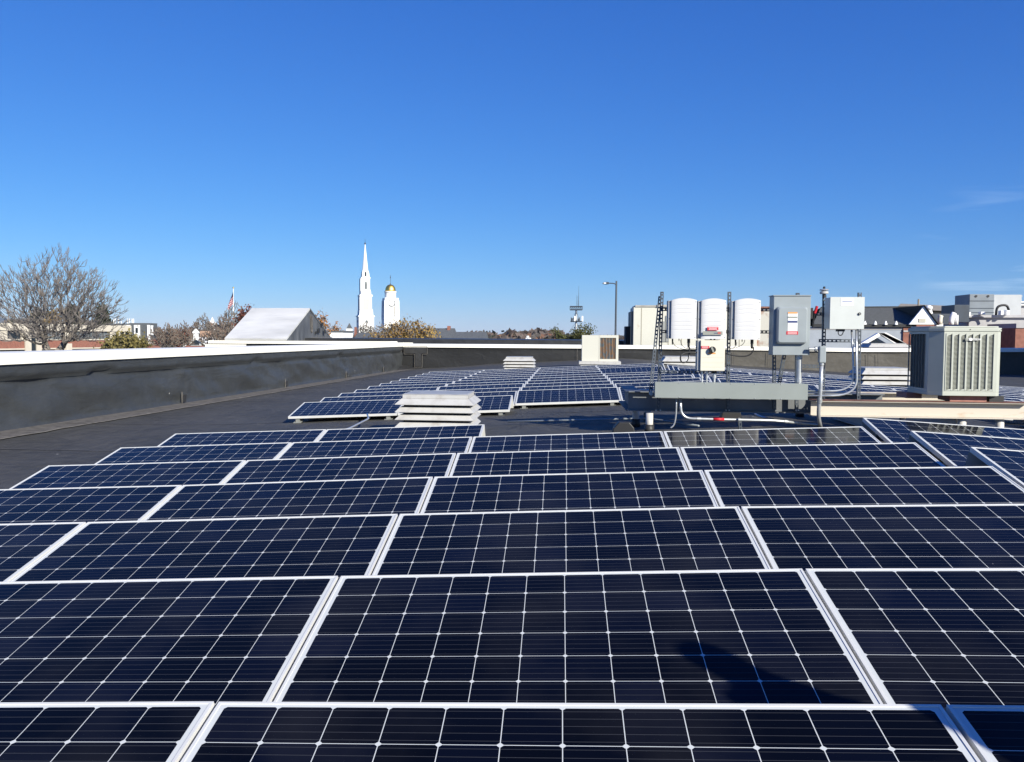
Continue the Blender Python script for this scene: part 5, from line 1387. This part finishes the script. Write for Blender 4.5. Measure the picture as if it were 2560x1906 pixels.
def car_white():
    Y = 160; p = at(1314, 842, Y); q = at(1327, 848.5, Y)
    t = thing('rooftop_fan', 'small white rooftop fan standing out on the black roof edge far away', 'roof fan', (p.x, Y, 0))
    k = MB(); k.box(p.x-1.2, q.x+1.2, Y-1, Y+3, 0, q.z-.001); k.build('building_wall', M['slate'], t)
    b = MB(); b.box(p.x, q.x, Y, Y+1, q.z, q.z+.25); b.box(p.x+.15, p.x+.6, Y+.2, Y+.8, q.z+.251, p.z+.15); b.build('housing', M['wpaint'], t)
car_white()

# ------------------------------------------------------------------ cell tower and street lamp
def cell_tower():
    Y = 150; K = 151/2183.; c = at(1440, 830, Y); X = lambda x, y=800: at(x, y, Y).x; z = lambda y: at(1440, y, Y).z
    t = thing('cell_tower', 'cell tower with square antenna frame, white panels and tall whip antennas', 'antenna mast', (c.x, Y, 0))
    b = MB(); b.tube([(c.x, Y, 0), (c.x, Y, z(775))], .26, 10, .18); b.build('mast', M['alu'], t)
    b = MB()
    for yy in (767, 775): b.tube([(X(1425), Y-1.1, z(yy)), (X(1455), Y-1.1, z(yy))], .07, 5); b.tube([(X(1425), Y+1.1, z(yy)), (X(1455), Y+1.1, z(yy))], .07, 5)
    for i in range(7):
        x = X(1425+i*5); b.tube([(x, Y-1.1, z(766)), (x, Y-1.1, z(776))], .06, 5); b.tube([(x, Y-1.1, z(771)), (x, Y+1.1, z(771))], .04, 4)
        if i < 6: b.tube([(x, Y-1.1, z(767)), (X(1430+i*5), Y-1.1, z(775))], .035, 4)
    b.build('platform_frame', M['strut'], t)
    for i in range(3):
        q = MB(); an = i*2.1+.3; a0 = Vector((c.x, Y, z(804))); e = a0+Vector((math.cos(an)*1.1, math.sin(an)*1.0, 0)); q.tube([a0, e], .08, 5); q.build('arm', M['strut'], t)
    b = MB(); b.tube([(X(1426), Y-.5, z(804)), (X(1456), Y-.5, z(804))], .08, 5)
    for xx in (1428,1434,1449,1455): b.tube([(X(xx), Y-.5, z(806)), (X(xx), Y-.5, z(794))], .06, 5)
    b.tube([(c.x,Y,z(777)),(X(1448),Y,z(800))], .03, 4); b.tube([(c.x,Y,z(777)),(X(1432),Y,z(800))], .03, 4); b.build('lower_frame', M['strut'], t)
    for xx, y0, y1 in ((1437,791,804),(1456,791,804),(1430,796,803),(1446,797,803)):
        k = MB(); k.box(X(xx)-.13, X(xx)+.13, Y-.85, Y-.6, z(y1), z(y0)); k.build('panel_antenna', M['wpaint'] if xx in (1437,1456) else M['strut'], t)
    for xx, y0 in ((1446,715),(1441,738),(1444,740)):
        k = MB(); k.tube([(X(xx), Y, z(768)), (X(xx), Y, z(y0))], .05 if xx == 1446 else .03, 5, .015); k.build('whip_antenna', M['strut'], t)
    b = MB(); b.tube([(c.x, Y, z(806)), (X(1412), Y+2, z(846))], .02, 3); b.tube([(c.x, Y, z(806)), (X(1462), Y+2, z(846))], .02, 3); b.build('guy_wires', M['strut'], t)
cell_tower()
def street_lamp():
    Y = 92; z = lambda y: at(1539, y, Y).z; X = lambda x: at(x, 800, Y).x
    t = thing('street_lamp', 'tall dark street lamp with a curved arm and cobra head pointing left', 'street lamp', (X(1539), Y, 0))
    b = MB(); b.tube([(X(1538.5), Y, 0), (X(1539.8), Y, z(703))], .14, 8, .09); b.build('pole', M['strut'], t)
    b = MB(); b.tube(bez((X(1539), Y, z(713)), (X(1536), Y, z(708.5)), (X(1532), Y, z(708.5)), (X(1521), Y, z(708.5))), .06, 6); b.build('arm', M['strut'], t)
    b = MB(); b.extr([(X(1521), Y-.2, z(705.5)), (X(1521), Y-.2, z(711)), (X(1514), Y-.2, z(711.5)), (X(1506), Y-.2, z(710.5)), (X(1505), Y-.2, z(708.5)), (X(1508), Y-.2, z(706.5)), (X(1514), Y-.2, z(705.5))], (0,.4,0)); b.build('lamp_head', M['strut'], t, bevel=.03)
    b = MB(); b.box(X(1508), X(1514), Y-.23, Y-.205, z(710), z(707)); b.build('lens', M['paper'], t)
    b = MB(); b.box(X(1537), X(1538.4), Y-.1, Y+.1, z(824), z(816)); b.build('meter', M['strut'], t)
street_lamp()

# ------------------------------------------------------------------ buildings, right side
def right_side():
    # shingled building with white gable
    Y = 78
    t = thing('shingled_building', 'building with dark shingled roof, white triangular gable and siding coloured blue grey for shade', 'building', (at(2200,840,Y).x, Y+6, 0))
    P = lambda x, y, Y_=Y: at(x, y, Y_)
    e0, e1 = P(2032,811), P(2262,812); r0, r1 = P(2052,770,Y+7), P(2309,768,Y+7)
    g = thing; zE = e0.z
    b = MB(); b.add([e0, Vector((e1.x+1.1,Y,zE)), r1, r0], [(0,1,2,3)]); b.add([r0, r1, Vector((e1.x+1.1,Y+14,zE)), Vector((e0.x,Y+14,zE))], [(0,1,2,3)]); b.build('roof', M['shingle'], t)
    b = MB(); b.box(e0.x, e1.x+1, Y-.25, Y-.02, zE-.22, zE-.02); b.build('gutter', M['black'], t)
    b = MB(); b.obox((r0+r1)/2+Vector((0,0,.04)), (r1-r0)/2, (0,.12,0), (0,0,.05)); b.build('ridge_cap', M['black'], t)
    wl = P(1998,870); wr = P(2256,870)
    b = MB(); b.box(wl.x, wr.x, Y+.05, Y+13.8, 0, zE-.221); b.build('wall', M['siding'], t)
    b = MB(); ez = zE-.3
    k = MB(); k.box(wl.x, wr.x, Y-.0, Y+.045, ez-.15, ez+.05); k.build('frieze', M['stucco'], t)
    b.box(wr.x+.001, P(2282,870).x, Y-.1, Y+13, 0, zE-.1); b.build('brick_bay', M['brick'], t)
    k = MB(); k.box(wr.x, P(2275,870).x, Y-.16, Y-.105, P(0,822).z, P(0,818.5).z); k.build('brick_trim', M['stucco'], t)
    # white gable
    a, c, d_ = P(2273,811.5,Y-.5), P(2343,811.5,Y-.5), P(2309.5,767,Y-.5)
    zb = (a.z+c.z)/2
    b = MB(); b.extr([(a.x,Y-.5,zb),(c.x,Y-.5,zb),(d_.x,Y-.5,d_.z)], (0,.2,0)); gb = b.build('gable', M['wpaint'], t)
    b = MB(); p, q = P(2297,796,Y-.55), P(2315,806,Y-.55)
    for i in range(5): zz = q.z+(p.z-q.z)*i/5; b.box(p.x, q.x, Y-.56, Y-.505, zz, zz+(p.z-q.z)*.14)
    b.build('gable_vent', M['cream_box'], gb)
    b = MB(); b.add([(c.x+.1,Y-.7,zb-.05),(d_.x,Y-.7,d_.z+.12),(d_.x,Y+9,d_.z+.12),(c.x+.1,Y+9,zb-.05)], [(0,1,2,3)]); b.build('gable_roof', M['shingle'], t)
    b = MB(); b.box(a.x+.6, c.x-.2, Y-.45, Y+8, 0, zb-.01); b.build('gable_wall', M['brick'], t)
    for i, x in enumerate((2162,2188,2214,2240)):
        p = P(x, 811, Y-.3); k = MB(); k.frustum((p.x, Y-.35), .11, .11, zE-.02, .03, .03, zE+.28); k.build('snow_guard', M['wpaint'], t)
    # front gabled dormer with white trim
    t2 = thing('dormer', 'small dormer with white gable trim above the far coping, left of the condenser', 'dormer', P(2215,870,62)); 
    Yd = 62; l, ap, r_ = P(2130,872,Yd), P(2197,833,Yd), P(2290,873,Yd)
    for (p0, p1) in ((l, ap),):
        b = MB(); dd = (p1-p0); n = Vector((-dd.z,0,dd.x)).normalized(); b.extr([p0, p1, p1-n*.22, p0-n*.22], (0,.5,0)); b.build('trim', M['wpaint'], t2)
    b = MB(); b.add([ap, ap+Vector((.35,0,.0)), r_+Vector((0,0,.05)), r_+Vector((-.45,0,-.25))], [(0,3,2,1)]); b.extr([ap, ap+Vector((.5,0,.03)), r_, r_-Vector((.42,0,.12))], (0,.5,0)); b.build('trim', M['wpaint'], t2)
    b = MB(); b.extr([l+Vector((.5,.4,-.1)), ap+Vector((0,.4,-.3)), r_+Vector((-1.0,.4,-.1))], (0,.1,0)); b.build('gable', M['siding'], t2)
    b = MB(); b.extr([P(2165,869,Yd-.1), P(2188,850,Yd-.1), P(2192,850,Yd-.1), P(2235,869,Yd-.1)], (0,.35,0)); b.build('opening', M['glassd'], t2)
    # tan roof
    Y3 = 120; t3 = thing('tan_roof_building', 'building with low tan roof behind the white gable', 'building', P(2310,800,Y3)); t3.location.z = 0
    a0, a1, a2, a3 = P(2240,772,Y3), P(2386,779,Y3), P(2385,765.5,Y3+9), P(2252,759.5,Y3+9)
    b = MB(); b.add([a0, a1, a2, a3], [(0,1,2,3)]); b.add([a3, a2, a2+Vector((0,9,-3)), a3+Vector((0,9,-3))], [(0,1,2,3)]); b.build('roof', M['tan'], t3)
    b = MB(); b.box(a0.x+.5, a1.x-.2, Y3+.3, Y3+17, 0, a1.z-.1); b.build('wall', M['darkgap'], t3)
    b = MB(); p = P(2296,765,Y3+4); b.tube([p-Vector((0,0,1)), p+Vector((0,0,.9))], .12, 6); b.build('vent_pipe', M['tan'], t3)
    # flat roof with rooftop kit
    Y4 = 92
    t4 = thing('stucco_building', 'flat roofed building with grey stucco parapet over red brick at the right edge', 'building', P(2500,840,Y4)); t4.location.z = 0
    p, q = P(2423,788,Y4), P(2700,823,Y4)
    b = MB(); b.box(p.x-.15, q.x, Y4-.35, Y4+20, p.z-.25, p.z); b.build('cornice', M['stucco'], t4)
    b = MB(); b.box(p.x, q.x, Y4, Y4+19.8, q.z, p.z-.251); b.build('parapet', M['stucco'], t4)
    b = MB(); b.box(P(2345,830,Y4).x, q.x, Y4+.1, Y4+19, 0, q.z-.001); b.build('wall', M['brick'], t4)
    b = MB(); c0 = P(2541,809,Y4-6); b.box(c0.x, q.x, Y4-6, Y4-.36, q.z+.001, P(2541,809,Y4-6).z); b.build('bay_parapet', M['stucco'], t4)
    b = MB(); b.box(c0.x, q.x, Y4-5.9, Y4-.01, 0, q.z-.0); b.build('bay_wall', M['brick'], t4)
    b = MB(); p, q = P(2508,851,Y4-.1), P(2526,872,Y4-.1); b.box(p.x, q.x, Y4-.05, Y4+.09, q.z, p.z); o = b.build('window', M['wpaint'], t4)
    b = MB(); b.box(p.x+.2, q.x-.25, Y4-.09, Y4-.052, q.z, p.z-.25); b.build('pane', M['glassd'], o)
    # upper block at the frame edge
    t5 = thing('stair_tower', 'grey stucco block with white cornice and small flue, upper right edge of the roofs', 'building', P(2560,780,100)); t5.location.z = 0
    b = MB(); p, q = P(2533,756,100), P(2680,790,100); b.box(p.x-.0, q.x, 99.6, 112, p.z-.35, p.z-.05); b.box(p.x-.2, q.x, 99.3, 112.2, p.z-.049, p.z+.06); b.build('cornice', M['wpaint'], t5)
    b = MB(); b.box(P(2535,770,100).x, q.x, 100, 112, 0, p.z-.351); b.build('wall', M['stucco'], t5)
    b = MB(); k = P(2549,756,101); b.tube([k, P(2549,741,101)], .2, 8); b.tube([P(2549,742,101), P(2549,739.5,101)], .28, 8); b.build('flue', M['alu'], t5)
    # roof-top units
    def kit(name, label, x0, x1, y0, y1, Y_, dep, m_, extra=None):
        p, q = P(x0, y0, Y_), P(x1, y1, Y_); t_ = thing(name, label, 'rooftop unit', ((p.x+q.x)/2, Y_+dep/2, q.z)); b = MB(); b.box(p.x, q.x, Y_, Y_+dep, q.z, p.z); b.build('housing', M[m_], t_, bevel=.03)
        if extra: extra(t_, p, q, Y_)
        return t_
    M['unitgrey'] = mat('unit_grey_blue', (.20,.23,.26), .5, var=.08, vscale=1)
    M['unitlight'] = mat('unit_light', (.50,.52,.53), .5, var=.05, vscale=1)
    M['unitdark'] = mat('unit_dark', (.035,.05,.075), .5, var=.2, vscale=1)
    def tower_extra(t_, p, q, Y_):
        b = MB()
        for yy in (752, 770.5, 781): z_ = P(2440, yy, Y_).z; b.box(p.x-.01, q.x+.01, Y_-.04, Y_-.001, z_-.06, z_)
        b.build('seams', M['unitdark'], t_)
        for xx in (2440, 2470): k = P(xx, 741, Y_); b = MB(); b.tube([k+Vector((0,0,0)), k+Vector((0,-.06,0))], .12, 12); b.build('port', M['black'], t_)
        b = MB(); e = P(2518, 736, Y_+3); b.box(q.x+.002, e.x, Y_+.02, Y_+3.4, q.z, p.z-.05); b.build('side_housing', M['unitlight'], t_)
    kit('cooling_unit', 'tall grey rooftop unit with two round ports, highest thing on the right skyline', 2424.5, 2484, 736, 788, 96, 3.5, 'unitgrey', tower_extra)
    kit('rooftop_unit', 'dark blue grey rooftop unit left of the tall grey one', 2386, 2423, 762.5, 806, 90, 3, 'unitdark')
    kit('rooftop_unit', 'low black rooftop unit behind the white gable', 2329, 2384, 785, 812, 88, 2, 'unitdark')
    def duct(label, pts, r, Y_, m_='wpaint'):
        b = MB(); b.tube(bend([P(x, y, Y_) for x, y in pts], .5), r, 10); tag(b.build('duct', M[m_], smooth=True), label, 'duct', 'white rooftop ducts at right')
    duct('white bent duct between two dark rooftop units', [(2378,812),(2379,794),(2386,783)], .22, 84)
    duct('small upright white pipe right of the white bent duct', [(2391,812),(2391,788)], .16, 84)
    duct('white turbine vent stack on the roof right of the gable', [(2326,786),(2323,776)], .22, 86)
    b = MB(); k = P(2322, 774, 86); b.lathe(k, [(.25,0),(.33,.1),(.33,.22),(.12,.38)], 12); tag(b.build('turbine_cap', M['wpaint'], smooth=True), 'white mushroom cap above the vent stack beside the gable', 'vent cap')
    duct('squat cream air intake beside the black rooftop unit', [(2350,812),(2350,795),(2353,789)], .20, 82, 'cream_box')
    b = MB(); b.box(P(2342,805,83).x, P(2358,805,83).x, 83, 84, P(0,809,83).z, P(0,803,83).z); tag(b.build('vent_box', M['wpaint']), 'small white box at the foot of the cream air intake', 'vent box')
    duct('black and red hose bundle arching over the right rooftop', [(2490,788),(2492,768),(2505,763),(2518,764),(2522,776)], .11, 90, 'black')
    for x0, x1, y0, y1, lab in ((2416,2425,781,791,'small white box under the left side of the tall grey unit'),(2450,2461,780,787,'small pale box in front of the tall grey unit'),(2500,2506,777,788,'little white box below the hose bundle'),(2514,2522,776,788,'white flue box right of the hose bundle')):
        b = MB(); p, q = P(x0,y0,91.2), P(x1,y1,91.2); b.box(p.x, q.x, 91.0, 91.6, q.z, p.z); tag(b.build('vent_box', M['wpaint'], bevel=.03), lab, 'vent box', 'small white roof boxes')
right_side()

# unseen brick block, added out of frame to shade the end of the far wall
def shade_block():
    t = thing('shade_block', 'unseen brick block added at the right end of the roof to shade the parapet', 'shade_block', (33, 38, CZ-2))
    b = MB(); b.box(26.5, 34, 40, 49, CZ-3, CZ+2.8); b.build('wall', M['brick'], t)
    b = MB(); b.box(26.3, 34.2, 39.8, 49.2, CZ+2.801, CZ+3.0); b.build('roof', M['cap'], t)
shade_block()

# ------------------------------------------------------------------ the person whose shadow falls on the panels
def person():
    px, py = 2.46, .86; z0 = roofz(px, py)
    V, Ed, Rd = [], [], []
    def v(x, y, z, r): V.append((px+x, py+y, z0+z)); Rd.append(r); return len(V)-1
    pel = v(0,0,.92,.14); wst = v(0,0,1.08,.13); chs = v(0,0,1.28,.16); nk = v(0,0,1.44,.062); hd = v(0,.01,1.54,.085); ht = v(0,.01,1.63,.075)
    Ed += [(pel,wst),(wst,chs),(chs,nk),(nk,hd),(hd,ht)]
    for s_ in (-1,1):
        sh = v(.15*s_,0,1.34,.055); el = v(.20*s_,-.03,1.07,.045); wr = v(.25*s_,.06,.86,.032); pm = v(.25*s_,.09,.79,.035)
        Ed += [(chs,sh),(sh,el),(el,wr),(wr,pm)]
        for k in range(4): f0 = v((.25-.018+.012*k)*s_, .10+.008*k, .74, .0095); f1 = v((.25-.018+.012*k)*s_, .085+.008*k, .69+.006*abs(k-1), .008); Ed += [(pm,f0),(f0,f1)]
        th = v(.225*s_, .13, .76, .011); Ed.append((pm,th))
        hp = v(.09*s_,0,.86,.10); kn = v(.10*s_,.01,.48,.065); an = v(.10*s_,-.01,.08,.045); to = v(.11*s_,.16,.035,.04)
        Ed += [(pel,hp),(hp,kn),(kn,an),(an,to)]
    me = bpy.data.meshes.new('person'); me.from_pydata(V, Ed, []); o = bpy.data.objects.new('person', me); COL.objects.link(o)
    me.materials.append(mat('dark_clothes', (.03,.04,.07), .8))
    sk = o.modifiers.new('skin', 'SKIN')
    for i, r_ in enumerate(Rd): me.skin_vertices[0].data[i].radius = (r_, r_)
    me.skin_vertices[0].data[pel].use_root = True
    sb = o.modifiers.new('sub', 'SUBSURF'); sb.levels = sb.render_levels = 1
    tag(o, 'person in dark clothes standing just outside the frame, seen only as a shadow on panels', 'person')
person()

# ------------------------------------------------------------------ the air between us and the horizon
def haze():
    mb = MB(); mb.box(-7200, 7200, -7200, 7200, -1.3, 130)
    mm = bpy.data.materials.new('haze'); mm.use_nodes = True
    N, L = mm.node_tree.nodes, mm.node_tree.links
    N.remove(N["Principled BSDF"])
    v = N.new("ShaderNodeVolumePrincipled"); v.inputs['Color'].default_value = (.76,.90,1,1); v.inputs['Density'].default_value = HZ
    L.new(v.outputs[0], N["Material Output"].inputs['Volume'])
    tag(mb.build('haze', mm), kind='stuff')
HZ = .00005
haze()
